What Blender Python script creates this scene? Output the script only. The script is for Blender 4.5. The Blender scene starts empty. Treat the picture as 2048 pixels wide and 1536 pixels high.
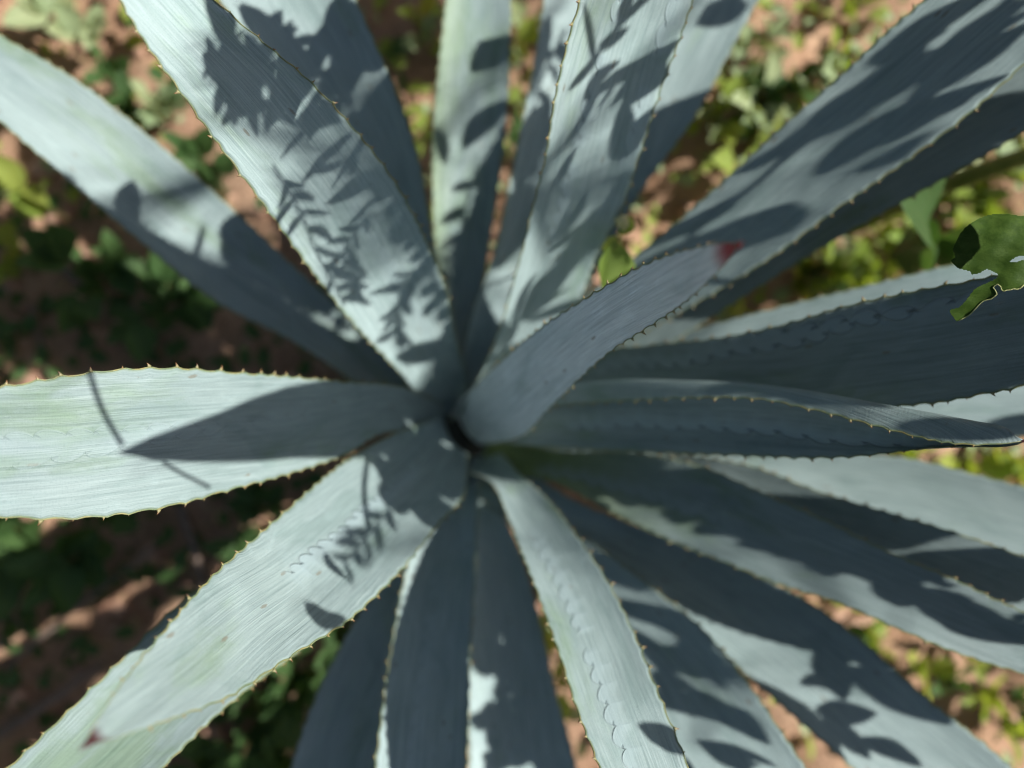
import bpy, math, random
import numpy as np
from mathutils import Vector, Matrix
from mathutils.bvhtree import BVHTree

random.seed(7)
RNG = np.random.default_rng(11)
SC = bpy.context.scene
COL = SC.collection

# ------------------------------------------------------------------ camera
CAM_H = 1.30                       # metres above the soil, looking straight down
LENS = 26.0
FPX = 2048 * LENS / 36.0
cam_d = bpy.data.cameras.new('camera')
cam = bpy.data.objects.new('camera', cam_d)
COL.objects.link(cam)
cam.location = (0, 0, CAM_H)
cam.rotation_euler = (0, 0, 0)
cam_d.sensor_width = 36.0
cam_d.lens = LENS
cam_d.clip_start = 0.02
cam_d.clip_end = 200.0
cam_d.dof.use_dof = True
cam_d.dof.focus_distance = 0.60
cam_d.dof.aperture_fstop = 1.45
SC.camera = cam

# ------------------------------------------------------------------ light
SUN_EL = math.radians(45.0)
SUN_AZ = math.radians(12.0)        # measured from +X towards +Y
S = Vector((math.cos(SUN_EL) * math.cos(SUN_AZ), math.cos(SUN_EL) * math.sin(SUN_AZ), math.sin(SUN_EL)))
world = bpy.data.worlds.new('World')
SC.world = world
world.use_nodes = True
wn = world.node_tree.nodes
wl = world.node_tree.links
wn.clear()
sky = wn.new('ShaderNodeTexSky')
sky.sky_type = 'NISHITA'
sky.sun_disc = False
sky.sun_elevation = SUN_EL
sky.sun_rotation = math.atan2(S.x, S.y)
bg = wn.new('ShaderNodeBackground')
bg.inputs['Strength'].default_value = 0.055
sky.air_density = 0.8
sky.dust_density = 1.2
sky.ozone_density = 0.4
wo = wn.new('ShaderNodeOutputWorld')
wl.new(sky.outputs[0], bg.inputs[0])
wl.new(bg.outputs[0], wo.inputs[0])
sun_d = bpy.data.lights.new('sun', 'SUN')
sun_d.energy = 5.0
sun_d.angle = math.radians(0.53)
sun_d.color = (1.0, 0.97, 0.925)
sun = bpy.data.objects.new('sun', sun_d)
COL.objects.link(sun)
sun.location = S * 5
sun.rotation_euler = S.to_track_quat('Z', 'Y').to_euler()

SC.view_settings.view_transform = 'Standard'
SC.view_settings.look = 'None'
SC.view_settings.gamma = 1.0
SC.view_settings.exposure = 0.42
SC.render.engine = 'CYCLES'
SC.cycles.use_denoising = True
SC.cycles.filter_width = 1.1
SC.cycles.max_bounces = 3
SC.cycles.use_adaptive_sampling = True
SC.cycles.adaptive_threshold = 0.05

# ------------------------------------------------------------------ helpers
def P(x, y, d):
    """a point of the place: photo pixel (2048 wide) at a distance d below the camera"""
    return np.array(((x - 1024.0) * d / FPX, -(y - 768.0) * d / FPX, CAM_H - d))

def to_px(p):
    d = CAM_H - p[2]
    if d <= 0.02:
        return None
    return (1024 + p[0] * FPX / d, 768 - p[1] * FPX / d, d)

def in_frame(p, m=0):
    q = to_px(p)
    if q is None:
        return False
    return -m < q[0] < 2048 + m and -m < q[1] < 1536 + m

def catmull(pts, n):
    """n samples of a Catmull-Rom curve through pts (k,c), evenly spaced in index"""
    pts = np.asarray(pts, float)
    k = len(pts)
    if k == 2:
        t = np.linspace(0, 1, n)[:, None]
        return pts[0] * (1 - t) + pts[1] * t
    ext = np.vstack([2 * pts[0] - pts[1], pts, 2 * pts[-1] - pts[-2]])
    t = np.linspace(0, k - 1, n)
    i = np.minimum(t.astype(int), k - 2)
    f = (t - i)[:, None]
    a, b, c, d = ext[i], ext[i + 1], ext[i + 2], ext[i + 3]
    return 0.5 * ((2 * b) + (-a + c) * f + (2 * a - 5 * b + 4 * c - d) * f ** 2 + (-a + 3 * b - 3 * c + d) * f ** 3)

def norm(a):
    l = np.linalg.norm(a, axis=-1, keepdims=True)
    return a / np.maximum(l, 1e-9)

def mesh_obj(name, verts, faces, mat, parent=None, loc=(0, 0, 0), smooth=True, attrs=None, kind=None, mats=None):
    me = bpy.data.meshes.new(name)
    me.from_pydata([tuple(v) for v in verts], [], [tuple(f) for f in faces])
    if smooth:
        me.polygons.foreach_set('use_smooth', [True] * len(me.polygons))
    me.materials.append(mat)
    if attrs:
        for k, v in attrs.items():
            at = me.attributes.new(k, 'FLOAT_VECTOR', 'POINT')
            at.data.foreach_set('vector', np.asarray(v, np.float32).ravel())
    me.update()
    o = bpy.data.objects.new(name, me)
    COL.objects.link(o)
    o.parent = parent
    o.location = loc
    if kind:
        o['kind'] = kind
    return o

def empty(name, loc, label=None, cat=None, group=None):
    o = bpy.data.objects.new(name, None)
    COL.objects.link(o)
    o.location = loc
    o.empty_display_size = 0.05
    tag(o, label, cat, group)
    return o

def tag(o, label=None, cat=None, group=None, kind=None):
    if label: o['label'] = label
    if cat: o['category'] = cat
    if group: o['group'] = group
    if kind: o['kind'] = kind
    return o

def inst(name, mesh, parent, M):
    o = bpy.data.objects.new(name, mesh)
    COL.objects.link(o)
    o.parent = parent
    o.matrix_local = M
    return o

def tube(pts, radii, sides=6, cap=True):
    pts = np.asarray(pts, float)
    n = len(pts)
    radii = np.broadcast_to(np.asarray(radii, float), (n,))
    T = norm(np.gradient(pts, axis=0))
    ref = np.array((0, 0, 1.0)) if abs(T[0][2]) < 0.9 else np.array((1.0, 0, 0))
    V, F = [], []
    a = norm(np.cross(T[0], ref))
    for i in range(n):
        a = norm(a - T[i] * np.dot(a, T[i]))
        b = np.cross(T[i], a)
        for k in range(sides):
            w = 2 * math.pi * k / sides
            V.append(pts[i] + radii[i] * (a * math.cos(w) + b * math.sin(w)))
    for i in range(n - 1):
        for k in range(sides):
            k2 = (k + 1) % sides
            F.append((i * sides + k, i * sides + k2, (i + 1) * sides + k2, (i + 1) * sides + k))
    if cap:
        F.append(tuple(range(sides))[::-1])
        F.append(tuple((n - 1) * sides + k for k in range(sides)))
    return V, F

class Bag:
    def __init__(s): s.V = []; s.F = []
    def add(s, V, F):
        o = len(s.V)
        s.V.extend(V)
        s.F.extend(tuple(i + o for i in f) for f in F)

# ------------------------------------------------------------------ materials
class NT:
    def __init__(s, name):
        s.m = bpy.data.materials.new(name)
        s.m.use_nodes = True
        s.t = s.m.node_tree
        s.t.nodes.clear()
        s.out = s.n('ShaderNodeOutputMaterial')
    def n(s, typ, **kw):
        nd = s.t.nodes.new(typ)
        for k, v in kw.items():
            setattr(nd, k, v)
        return nd
    def set(s, sock, v):
        if v is None:
            return
        if isinstance(v, bpy.types.NodeSocket):
            s.t.links.new(v, sock)
        else:
            sock.default_value = v
    def math(s, op, a, b=None, c=None, clamp=False):
        nd = s.n('ShaderNodeMath', operation=op, use_clamp=clamp)
        s.set(nd.inputs[0], a); s.set(nd.inputs[1], b); s.set(nd.inputs[2], c)
        return nd.outputs[0]
    def ramp(s, v, lo, hi, a=0.0, b=1.0, smooth=True):
        nd = s.n('ShaderNodeMapRange', interpolation_type='SMOOTHSTEP' if smooth else 'LINEAR')
        s.set(nd.inputs[0], v); s.set(nd.inputs[1], lo); s.set(nd.inputs[2], hi); s.set(nd.inputs[3], a); s.set(nd.inputs[4], b)
        return nd.outputs[0]
    def mix(s, f, a, b, mode='MIX'):
        nd = s.n('ShaderNodeMix', data_type='RGBA', blend_type=mode)
        s.set(nd.inputs[0], f)
        for sock, v in ((nd.inputs[6], a), (nd.inputs[7], b)):
            if isinstance(v, tuple) and len(v) == 3: v = v + (1,)
            s.set(sock, v)
        return nd.outputs[2]
    def noise(s, vec, scale=1.0, detail=2.0, rough=0.5, dist=0.0, dims='3D'):
        nd = s.n('ShaderNodeTexNoise', noise_dimensions=dims)
        s.set(nd.inputs['Vector'], vec); s.set(nd.inputs['Scale'], scale); s.set(nd.inputs['Detail'], detail)
        s.set(nd.inputs['Roughness'], rough); s.set(nd.inputs['Distortion'], dist)
        return nd.outputs[0]
    def noise1(s, v, k, off):
        nd = s.n('ShaderNodeTexNoise', noise_dimensions='1D')
        s.set(nd.inputs['W'], s.math('ADD', s.math('MULTIPLY', v, k), off)); nd.inputs['Scale'].default_value = 1.0; nd.inputs['Detail'].default_value = 0.0
        return nd.outputs[0]
    def scale(s, vec, xyz, off=(0, 0, 0)):
        nd = s.n('ShaderNodeMapping')
        s.set(nd.inputs['Vector'], vec); nd.inputs['Scale'].default_value = xyz; nd.inputs['Location'].default_value = off
        return nd.outputs[0]
    def attr(s, name):
        nd = s.n('ShaderNodeAttribute', attribute_name=name)
        return nd.outputs['Vector']
    def sep(s, vec):
        nd = s.n('ShaderNodeSeparateXYZ'); s.set(nd.inputs[0], vec)
        return nd.outputs
    def comb(s, x, y, z=0.0):
        nd = s.n('ShaderNodeCombineXYZ'); s.set(nd.inputs[0], x); s.set(nd.inputs[1], y); s.set(nd.inputs[2], z)
        return nd.outputs[0]
    def bsdf(s, col, rough, spec=0.4, bump=None, dist=0.001, strength=1.0, **kw):
        p = s.n('ShaderNodeBsdfPrincipled')
        if isinstance(col, tuple) and len(col) == 3: col = col + (1,)
        s.set(p.inputs['Base Color'], col); s.set(p.inputs['Roughness'], rough); s.set(p.inputs['Specular IOR Level'], spec)
        for k, v in kw.items(): s.set(p.inputs[k], v)
        if bump is not None:
            b = s.n('ShaderNodeBump')
            b.inputs['Distance'].default_value = dist; b.inputs['Strength'].default_value = strength
            s.set(b.inputs['Height'], bump)
            s.t.links.new(b.outputs[0], p.inputs['Normal'])
        return p
    def finish(s, sh):
        s.t.links.new(sh.outputs[0], s.out.inputs[0])
        return s.m

WAX = (0.268, 0.345, 0.338)
def agave_material(i, green=0.25, imprints=(), base_green=0.0, tint=1.0, side_green=0.0, skin=None, tip_red=None):
    """waxy blue grey skin; imprints: (u0, slope, spacing, height, v0, v1, strength) in metres"""
    m = NT('agave_skin')
    q = m.attr('lf'); u, v, w = m.sep(q)
    un, vn, _ = m.sep(m.attr('ln'))
    off = (i * 3.17, i * 1.73, i * 0.9)
    broad = m.noise(m.scale(q, (14, 5, 1), off), 1.0, 2, 0.6, dims='2D')
    blot = m.noise(m.scale(q, (60, 26, 1), off), 1.0, 3, 0.65, 0.4, dims='2D')
    fib = m.noise(m.scale(q, (1050, 22, 1), off), 1.0, 1, 0.6, dims='2D')
    fib2 = m.noise(m.scale(q, (330, 7, 1), off), 1.0, 1, 0.5, dims='2D')
    wr = m.noise(m.scale(q, (90, 620, 1), off), 1.0, 1, 0.6, dims='2D')
    grain = m.noise(m.scale(q, (700, 700, 1), off), 1.0, 2, 0.7, dims='2D')
    # bloom thin or rubbed off: greener skin below
    rub = m.ramp(m.math('ADD', m.math('MULTIPLY', broad, 0.7), m.math('MULTIPLY', blot, 0.3)), 0.62 - green * 0.35, 0.86 - green * 0.35)
    k = tint  # per-leaf tone, with sunlit and shaded levels put into the colour
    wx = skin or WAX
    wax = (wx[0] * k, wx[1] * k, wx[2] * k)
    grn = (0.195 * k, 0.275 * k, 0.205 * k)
    col = m.mix(rub, wax, grn)
    if side_green:
        sg = m.math('MULTIPLY', m.ramp(m.math('MULTIPLY', un, 1.0 if side_green > 0 else -1.0), 0.2, 0.95), abs(side_green))
        col = m.mix(sg, col, (0.27, 0.36, 0.19))
    if base_green:
        bgm = m.math('MULTIPLY', m.ramp(vn, 0.42, 0.12), base_green)
        col = m.mix(bgm, col, (0.14, 0.19, 0.055))
    # fine fibre lines and mottling of the wax
    col = m.mix(m.ramp(fib, 0.3, 0.75, 0.0, 0.75, False), col, m.mix(1.0, col, (1.36, 1.34, 1.34), 'MULTIPLY'))
    col = m.mix(m.ramp(fib2, 0.55, 0.2, 0.0, 0.75, False), col, m.mix(1.0, col, (0.72, 0.76, 0.76), 'MULTIPLY'))
    col = m.mix(m.ramp(grain, 0.45, 0.25, 0.0, 0.45), col, m.mix(1.0, col, (0.62, 0.68, 0.68), 'MULTIPLY'))
    col = m.mix(m.ramp(blot, 0.5, 0.8, 0.0, 0.5), col, m.mix(1.0, col, (1.2, 1.2, 1.22), 'MULTIPLY'))
    # patchy, powdery wax: thinner and thicker bloom, a little dust
    patch = m.noise(m.scale(q, (22, 9, 1), (off[1], off[0], 0)), 1.0, 3, 0.6, 0.8, dims='2D')
    col = m.mix(m.ramp(patch, 0.48, 0.3, 0.0, 0.55), col, m.mix(1.0, col, (0.76, 0.82, 0.80), 'MULTIPLY'))
    col = m.mix(m.ramp(patch, 0.55, 0.72, 0.0, 0.6), col, m.mix(1.0, col, (1.18, 1.16, 1.15), 'MULTIPLY'))
    # corky scars
    sc = m.n('ShaderNodeTexVoronoi', voronoi_dimensions='2D'); m.set(sc.inputs['Vector'], m.scale(q, (34, 11, 1), (off[0] + 5, off[1], 0))); sc.inputs['Scale'].default_value = 1.0
    scar = m.math('MULTIPLY', m.ramp(m.math('ADD', sc.outputs['Distance'], m.math('MULTIPLY', grain, 0.05)), 0.085, 0.055), m.ramp(patch, 0.52, 0.56))
    col = m.mix(m.math('MULTIPLY', scar, 0.6), col, (0.17, 0.14, 0.09))
    # small specks
    vo = m.n('ShaderNodeTexVoronoi', voronoi_dimensions='2D'); m.set(vo.inputs['Vector'], m.scale(q, (120, 70, 1), off)); vo.inputs['Scale'].default_value = 1.0
    sp = m.math('MULTIPLY', m.ramp(vo.outputs['Distance'], 0.16, 0.06), m.ramp(blot, 0.56, 0.66))
    col = m.mix(m.math('MULTIPLY', sp, 0.14), col, (0.10, 0.12, 0.10))
    h = m.math('ADD', m.math('MULTIPLY', fib, 0.42), m.math('ADD', m.math('MULTIPLY', wr, 0.13), m.math('MULTIPLY', fib2, 0.30)))
    # tooth prints pressed into the skin while the leaf was in the bud
    for (u0, sl, spc, hgt, v0, v1, st) in imprints:
        jit = m.math('MULTIPLY', m.math('SUBTRACT', m.noise1(v, 24.0, u0 * 50 + i), 0.5), 0.006)
        t = m.math('FRACT', m.math('DIVIDE', m.math('ADD', v, jit), spc))
        tt = m.math('ADD', 0.0, m.math('POWER', t, 1.35))
        f = m.math('POWER', m.math('ABSOLUTE', m.math('SINE', m.math('MULTIPLY', tt, math.pi))), 0.5)
        mid = m.math('ADD', m.math('MULTIPLY', v, sl), u0)
        wob = m.math('MULTIPLY', m.math('SUBTRACT', m.noise1(v, 13.0, i * 2.3), 0.5), 0.008)
        sg = 1.0 if hgt > 0 else -1.0
        d = m.math('MULTIPLY', m.math('SUBTRACT', u, m.math('ADD', m.math('ADD', mid, wob), m.math('MULTIPLY', f, hgt))), sg)
        rng = m.math('MULTIPLY', m.ramp(v, v0, v0 + 0.03), m.ramp(v, v1, v1 - 0.03))
        rng = m.math('MULTIPLY', rng, m.ramp(m.noise1(v, 17.0, u0 * 9 + i * 1.1), 0.12, 0.26))
        inside = m.math('MULTIPLY', m.ramp(d, 0.0004, -0.0004), m.ramp(d, -0.022, -0.004))
        inside = m.math('MULTIPLY', inside, rng)
        line = m.math('MULTIPLY', m.ramp(m.math('ABSOLUTE', d), 0.0013, 0.0002), rng)
        hook = m.math('MULTIPLY', m.ramp(m.math('ABSOLUTE', m.math('SUBTRACT', m.math('FRACT', m.math('ADD', m.math('ADD', t, m.math('MULTIPLY', d, -38.0)), 0.5)), 0.5)), 0.05, 0.015), m.math('MULTIPLY', m.ramp(d, 0.001, -0.001), m.ramp(d, -0.0075, -0.003)))
        hook = m.math('MULTIPLY', m.math('MULTIPLY', hook, rng), st)
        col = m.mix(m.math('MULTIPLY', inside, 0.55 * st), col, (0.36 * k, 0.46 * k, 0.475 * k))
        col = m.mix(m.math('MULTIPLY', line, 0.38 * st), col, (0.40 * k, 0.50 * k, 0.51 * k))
        col = m.mix(m.math('MULTIPLY', hook, 0.55), col, (0.11, 0.15, 0.16))
        h = m.math('ADD', h, m.math('MULTIPLY', m.math('ADD', m.math('MULTIPLY', inside, 0.5), m.math('SUBTRACT', m.math('MULTIPLY', line, 0.5), hook)), 1.2 * st))
    # thin green rim towards the margin
    rim = m.ramp(m.math('ABSOLUTE', un), 0.955, 1.0)
    col = m.mix(m.math('MULTIPLY', rim, 0.55), col, (0.21, 0.28, 0.16))
    if tip_red:
        col = m.mix(m.ramp(vn, tip_red[0], tip_red[1]), col, tip_red[2])
    rough = m.ramp(blot, 0.3, 0.7, 0.52, 0.66)
    return m.finish(m.bsdf(col, rough, 0.25, h, 0.0010, 0.9))

def simple_leaf_mat(name, cols, trans=0.35, rough=0.5, spec=0.35, vein=True):
    m = NT(name)
    oi = m.n('ShaderNodeObjectInfo')
    tc = m.n('ShaderNodeTexCoord')
    q = tc.outputs['Object']
    r = oi.outputs['Random']
    col = m.mix(r, cols[0], cols[1])
    nz = m.noise(q, 60.0, 3, 0.6)
    col = m.mix(m.ramp(nz, 0.4, 0.75, 0, 0.6), col, cols[2])
    p = m.bsdf(col, rough, spec, m.noise(q, 220.0, 2), 0.0006, 0.6)
    t = m.n('ShaderNodeBsdfTranslucent')
    tcol = m.mix(1.0, col, (1.35, 1.25, 0.55), 'MULTIPLY')
    m.set(t.inputs[0], tcol)
    mx = m.n('ShaderNodeMixShader')
    mx.inputs[0].default_value = trans
    m.t.links.new(p.outputs[0], mx.inputs[1]); m.t.links.new(t.outputs[0], mx.inputs[2])
    return m.finish(mx)

def plain_mat(name, c1, c2, scale=40.0, rough=0.7, spec=0.3, bump=0.002, xyz=(1, 1, 1)):
    m = NT(name)
    tc = m.n('ShaderNodeTexCoord')
    q = m.scale(tc.outputs['Object'], xyz)
    n = m.noise(q, scale, 4, 0.65)
    return m.finish(m.bsdf(m.mix(m.ramp(n, 0.3, 0.7), c1, c2), rough, spec, n, bump, 0.8))

def margin_material():
    m = NT('horny_margin')
    q = m.attr('lf')
    n = m.noise(m.scale(q, (20, 60, 1)), 1.0, 3, 0.6)
    col = m.mix(m.ramp(n, 0.4, 0.62), (0.15, 0.20, 0.10), (0.27, 0.25, 0.10))
    col = m.mix(m.ramp(n, 0.6, 0.75), col, (0.34, 0.15, 0.06))
    return m.finish(m.bsdf(col, 0.45, 0.4))

def thorn_material():
    m = NT('thorn_horn')
    tc = m.n('ShaderNodeTexCoord')
    x, y, z = m.sep(tc.outputs['Object'])
    oi = m.n('ShaderNodeObjectInfo')
    t = m.ramp(z, 0.0006, 0.0042)
    c = m.mix(t, (0.28, 0.26, 0.12), m.mix(oi.outputs['Random'], (0.27, 0.12, 0.04), (0.11, 0.045, 0.025)))
    return m.finish(m.bsdf(c, 0.4, 0.45))

MAT_MARGIN = margin_material()
MAT_THORN = thorn_material()
MAT_THORN_ROWS = plain_mat('thorn_row_horn', (0.28, 0.23, 0.10), (0.20, 0.10, 0.04), 300, 0.45)
MAT_TIP = plain_mat('tip_spine_red', (0.30, 0.055, 0.05), (0.17, 0.03, 0.03), 200, 0.4)

MAT_TIP_DARK = plain_mat('tip_spine_dark', (0.10, 0.035, 0.035), (0.05, 0.02, 0.022), 200, 0.4)

# ------------------------------------------------------------------ ground
def ground_height(x, y):
    return (0.014 * math.sin(x * 9.1 + 1.3) * math.cos(y * 7.7) + 0.010 * math.sin(x * 23 + y * 17) + 0.006 * math.sin(x * 51 - y * 43 + 2)) * (1 if abs(x) < 2 and abs(y) < 2 else 0.4)

def soil_material():
    m = NT('red_soil')
    tc = m.n('ShaderNodeTexCoord')
    q = tc.outputs['Object']
    a = m.noise(q, 9.0, 5, 0.6)
    b = m.noise(q, 70.0, 5, 0.7)
    c = m.noise(q, 420.0, 3, 0.7)
    col = m.mix(m.ramp(a, 0.35, 0.7), (0.40, 0.24, 0.15), (0.51, 0.335, 0.22))
    col = m.mix(m.ramp(b, 0.55, 0.3, 0, 0.7), col, (0.16, 0.075, 0.045))
    col = m.mix(m.ramp(c, 0.5, 0.75, 0, 0.5), col, (0.62, 0.44, 0.33))
    h = m.math('ADD', m.math('MULTIPLY', b, 0.7), m.math('MULTIPLY', c, 0.3))
    return m.finish(m.bsdf(col, 0.9, 0.15, h, 0.008, 0.8))
MAT_SOIL = soil_material()

def build_ground():
    fine = np.linspace(-2, 2, 161)
    out = np.array([2.5, 3.5, 6, 12, 25, 60])
    ax = np.concatenate([-out[::-1], fine, out])
    n = len(ax)
    V = [(x, y, ground_height(x, y)) for y in ax for x in ax]
    F = [(j * n + i, j * n + i + 1, (j + 1) * n + i + 1, (j + 1) * n + i) for j in range(n - 1) for i in range(n - 1)]
    return tag(mesh_obj('ground', V, F, MAT_SOIL), 'reddish brown garden soil under the agave and weeds', None, None, 'structure')
GROUND = build_ground()

def ico(r, seed, squash=0.7):
    g = np.random.default_rng(seed)
    t = (1 + 5 ** 0.5) / 2
    V = norm(np.array([(-1, t, 0), (1, t, 0), (-1, -t, 0), (1, -t, 0), (0, -1, t), (0, 1, t), (0, -1, -t), (0, 1, -t), (t, 0, -1), (t, 0, 1), (-t, 0, -1), (-t, 0, 1)], float))
    F = [(0, 11, 5), (0, 5, 1), (0, 1, 7), (0, 7, 10), (0, 10, 11), (1, 5, 9), (5, 11, 4), (11, 10, 2), (10, 7, 6), (7, 1, 8), (3, 9, 4), (3, 4, 2), (3, 2, 6), (3, 6, 8), (3, 8, 9), (4, 9, 5), (2, 4, 11), (6, 2, 10), (8, 6, 7), (9, 8, 1)]
    V = V * (1 + g.uniform(-0.28, 0.28, (12, 1))) * np.array((1, g.uniform(0.7, 1), squash)) * r
    a = g.uniform(0, 6.28)
    R = np.array(((math.cos(a), -math.sin(a), 0), (math.sin(a), math.cos(a), 0), (0, 0, 1)))
    return V @ R.T, F

def build_clods():
    b = Bag()
    g = np.random.default_rng(5)
    for k in range(2600):
        x, y = g.uniform(-1.35, 1.35), g.uniform(-1.1, 1.1)
        r = 0.004 + 0.026 * g.random() ** 3.5
        V, F = ico(r, k)
        b.add(V + np.array((x, y, ground_height(x, y) + r * 0.25)), F)
    o = mesh_obj('soil_clods', b.V, b.F, plain_mat('clod', (0.38, 0.21, 0.14), (0.56, 0.37, 0.27), 30, 0.95, 0.1, 0.004), smooth=False)
    tag(o, 'loose crumbs and clods of reddish soil on the ground', 'soil', None, 'stuff')
build_clods()

# ------------------------------------------------------------------ the agave
BASE = np.array(P(925, 862, 1.30)); BASE[2] = 0.0
BASE[:2] = P(925, 862, 1.06)[:2]
AGAVE = empty('agave_plant', tuple(BASE), 'large blue grey agave rosette with long thorn edged leaves', 'agave')
LEAF_BVH = []            # (vertices, faces) of every leaf for ray casts
ALL_V, ALL_F, FACE_LEAF = [], [], []
THORNS = []              # (leaf object, 4x4 world matrix, pixel size, visible)

def thorn_mesh():
    V, F = [], []
    rings = [(0.0, 0.0024, 0.0013, 0.0), (0.0012, 0.0015, 0.0011, 0.0), (0.0026, 0.0009, 0.0008, 0.0004), (0.0038, 0.0004, 0.0004, 0.0011)]
    for (z, rx, ry, dx) in rings:
        for k in range(6):
            w = 2 * math.pi * k / 6
            V.append((rx * math.cos(w) + dx, ry * math.sin(w), z))
    V.append((0.0018, 0, 0.0049))
    for i in range(3):
        for k in range(6):
            k2 = (k + 1) % 6
            F.append((i * 6 + k, i * 6 + k2, i * 6 + 6 + k2, i * 6 + 6 + k))
    for k in range(6):
        F.append((18 + k, 18 + (k + 1) % 6, 24))
    F.append((5, 4, 3, 2, 1, 0))
    return V, F
TH_V, TH_F = thorn_mesh()
TH_ME = bpy.data.meshes.new('thorn')
TH_ME.from_pydata(TH_V, [], TH_F)
TH_ME.polygons.foreach_set('use_smooth', [True] * len(TH_ME.polygons))
TH_ME.materials.append(MAT_THORN)

LEAF_N = [0]
def agave_leaf(st, label, ext=0.0, conc=0.12, thick=0.007, spacing=0.0155, tip_up=0.0, imprints=(), green=0.25, base_green=0.0,
               tint=1.0, side_green=0.0, teeth=1.0, tip_spine=0.0022, tip_dark=False, skin=None, tip_red=None, wav=0.0012, width_mid=None):
    """st: stations base to tip; each a list of (px, py, depth) across the leaf (left margin .. right margin)"""
    i = LEAF_N[0]; LEAF_N[0] += 1
    g = np.random.default_rng(100 + i)
    st = [list(r) for r in st]
    if len(st[0]) == 2:                                       # fleshy base, wrapped around the core
        (x1, y1, d1), (x2, y2, d2) = st[0]
        mx, my = (x1 + x2) / 2, (y1 + y2) / 2
        k = max(1.0, 92.0 / max(1.0, math.hypot(x2 - x1, y2 - y1)))
        st[0] = [(mx + (x1 - mx) * k, my + (y1 - my) * k, d1 + 0.02), (mx + (x2 - mx) * k, my + (y2 - my) * k, d2 + 0.02)]
    W = np.array([[P(*c) for c in s] for s in st])            # stations x across x 3
    C = W.shape[1]
    curves = np.stack([catmull(W[:, c], 400) for c in range(C)], 1)
    if ext > 0:                                               # the leaf runs on, out of the picture, and tapers to its tip
        mid = curves.mean(1)
        t = norm(mid[-1] - mid[-25])
        k = int(400 * ext / max(0.2, np.linalg.norm(np.diff(mid, axis=0), axis=1).sum()))
        sidev = curves[-1] - mid[-1]
        rate = (np.linalg.norm(curves[-1][0] - curves[-1][-1]) - np.linalg.norm(curves[-40][0] - curves[-40][-1]))
        extra = []
        for q in range(1, k + 1):
            s = q / k
            extra.append(mid[-1] + t * ext * s + np.array((0, 0, tip_up * s * s)) + sidev * max(0.03, (1 - s ** 1.7)))
        curves = np.concatenate([curves, np.array(extra)])
    mid = curves.mean(1)
    seg = np.linalg.norm(np.diff(mid, axis=0), axis=1)
    arc = np.concatenate([[0], np.cumsum(seg)])
    L = arc[-1]
    NV = max(60, int(L / 0.0026))
    sv = np.linspace(0, L, NV)
    cur = np.stack([np.stack([np.interp(sv, arc, curves[:, c, a]) for a in range(3)], 1) for c in range(C)], 1)
    NU = 17 if C == 2 else 33
    uu = np.linspace(-1, 1, NU)
    uu = np.sign(uu) * (1 - (1 - np.abs(uu)) ** 1.25)
    if C == 2:
        Lm, Rm = cur[:, 0], cur[:, 1]
        T = norm(np.gradient((Lm + Rm) / 2, axis=0))
        A = Rm - Lm
        w = np.linalg.norm(A, axis=1, keepdims=True)
        N = norm(np.cross(A, T))
        camv = np.array((0, 0, CAM_H)) - (Lm + Rm) / 2
        if (N * camv).sum() < 0:
            N = -N
        vn = sv / L
        cc = conc * (1.25 - 0.75 * vn)
        G = (Lm + Rm)[:, None] / 2 + A[:, None] / 2 * uu[None, :, None]
        # a channel: flat blade with raised sides, uneven
        prof = (1 - np.abs(uu) ** 2.2)
        G = G - N[:, None] * (cc[:, None] * w * prof[None, :])[:, :, None]
        ww = w[:, 0]
    else:
        G = np.stack([catmull(cur[j], NU) for j in range(NV)])
        ww = np.linalg.norm(np.diff(G, axis=1), axis=2).sum(1)
    # gentle waviness of the blade
    ph = g.uniform(0, 6.28, 6)
    wave = np.zeros((NV, NU))
    for kx, ky, a in ((11, 1.0, 1.0), (23, 2.2, 0.6), (47, 3.4, 0.32), (90, 5, 0.15)):
        wave += a * np.sin(sv[:, None] * kx + ph[0] + uu[None] * ky + ph[1] * ky) * np.cos(uu[None] * ky * 0.8 + ph[2] + sv[:, None] * kx * 0.31)
    du = np.gradient(G, axis=1); dv = np.gradient(G, axis=0)
    NG = norm(np.cross(du, dv))
    cm = np.array((0, 0, CAM_H)) - G[:, NU // 2]
    if (NG[:, NU // 2] * cm).sum() < 0:
        NG = -NG
    G = G + NG * (wave * wav)[:, :, None]
    # scalloped margins with a thorn at each point
    tpos = []
    for side, e, inn in ((0, 0, 1), (1, NU - 1, NU - 2)):
        out = norm(G[:, e] - G[:, inn])
        pos = []
        s = spacing * g.uniform(0.4, 1.0) + L * 0.06
        while s < L * 0.955:
            pos.append(s)
            fr = s / L
            s += spacing * (0.55 + 0.75 * math.sin(math.pi * min(1, fr * 1.05)) ** 0.6) * g.uniform(0.72, 1.28)
        pos = np.array(pos)
        dist = np.abs(sv[:, None] - pos[None]).min(1) if len(pos) else np.full(NV, 1.0)
        x = np.clip(dist / (spacing * 0.55), 0, 1)
        sc = 0.0024 * (1 - x) ** 2.0 * np.clip(ww / 0.05, 0, 1) * teeth
        G[:, e] += out * sc[:, None]
        G[:, inn] += out * sc[:, None] * 0.6
        tpos.append((side, e, pos, out))
    un = np.broadcast_to(uu, (NV, NU))
    um = un * ww[:, None] / 2
    th = (thick * (1 - 0.55 * sv / L))[:, None] * (0.16 + 0.84 * (1 - np.abs(un) ** 2.6)) * np.clip(ww / 0.05, 0.25, 1)[:, None]
    B = G - NG * th[:, :, None]
    ring = np.concatenate([G, B[:, -1:0:-1][:, :]], 1) if False else np.concatenate([G, B[:, ::-1]], 1)
    R = 2 * NU
    V = ring.reshape(-1, 3) - BASE
    F = []
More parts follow.
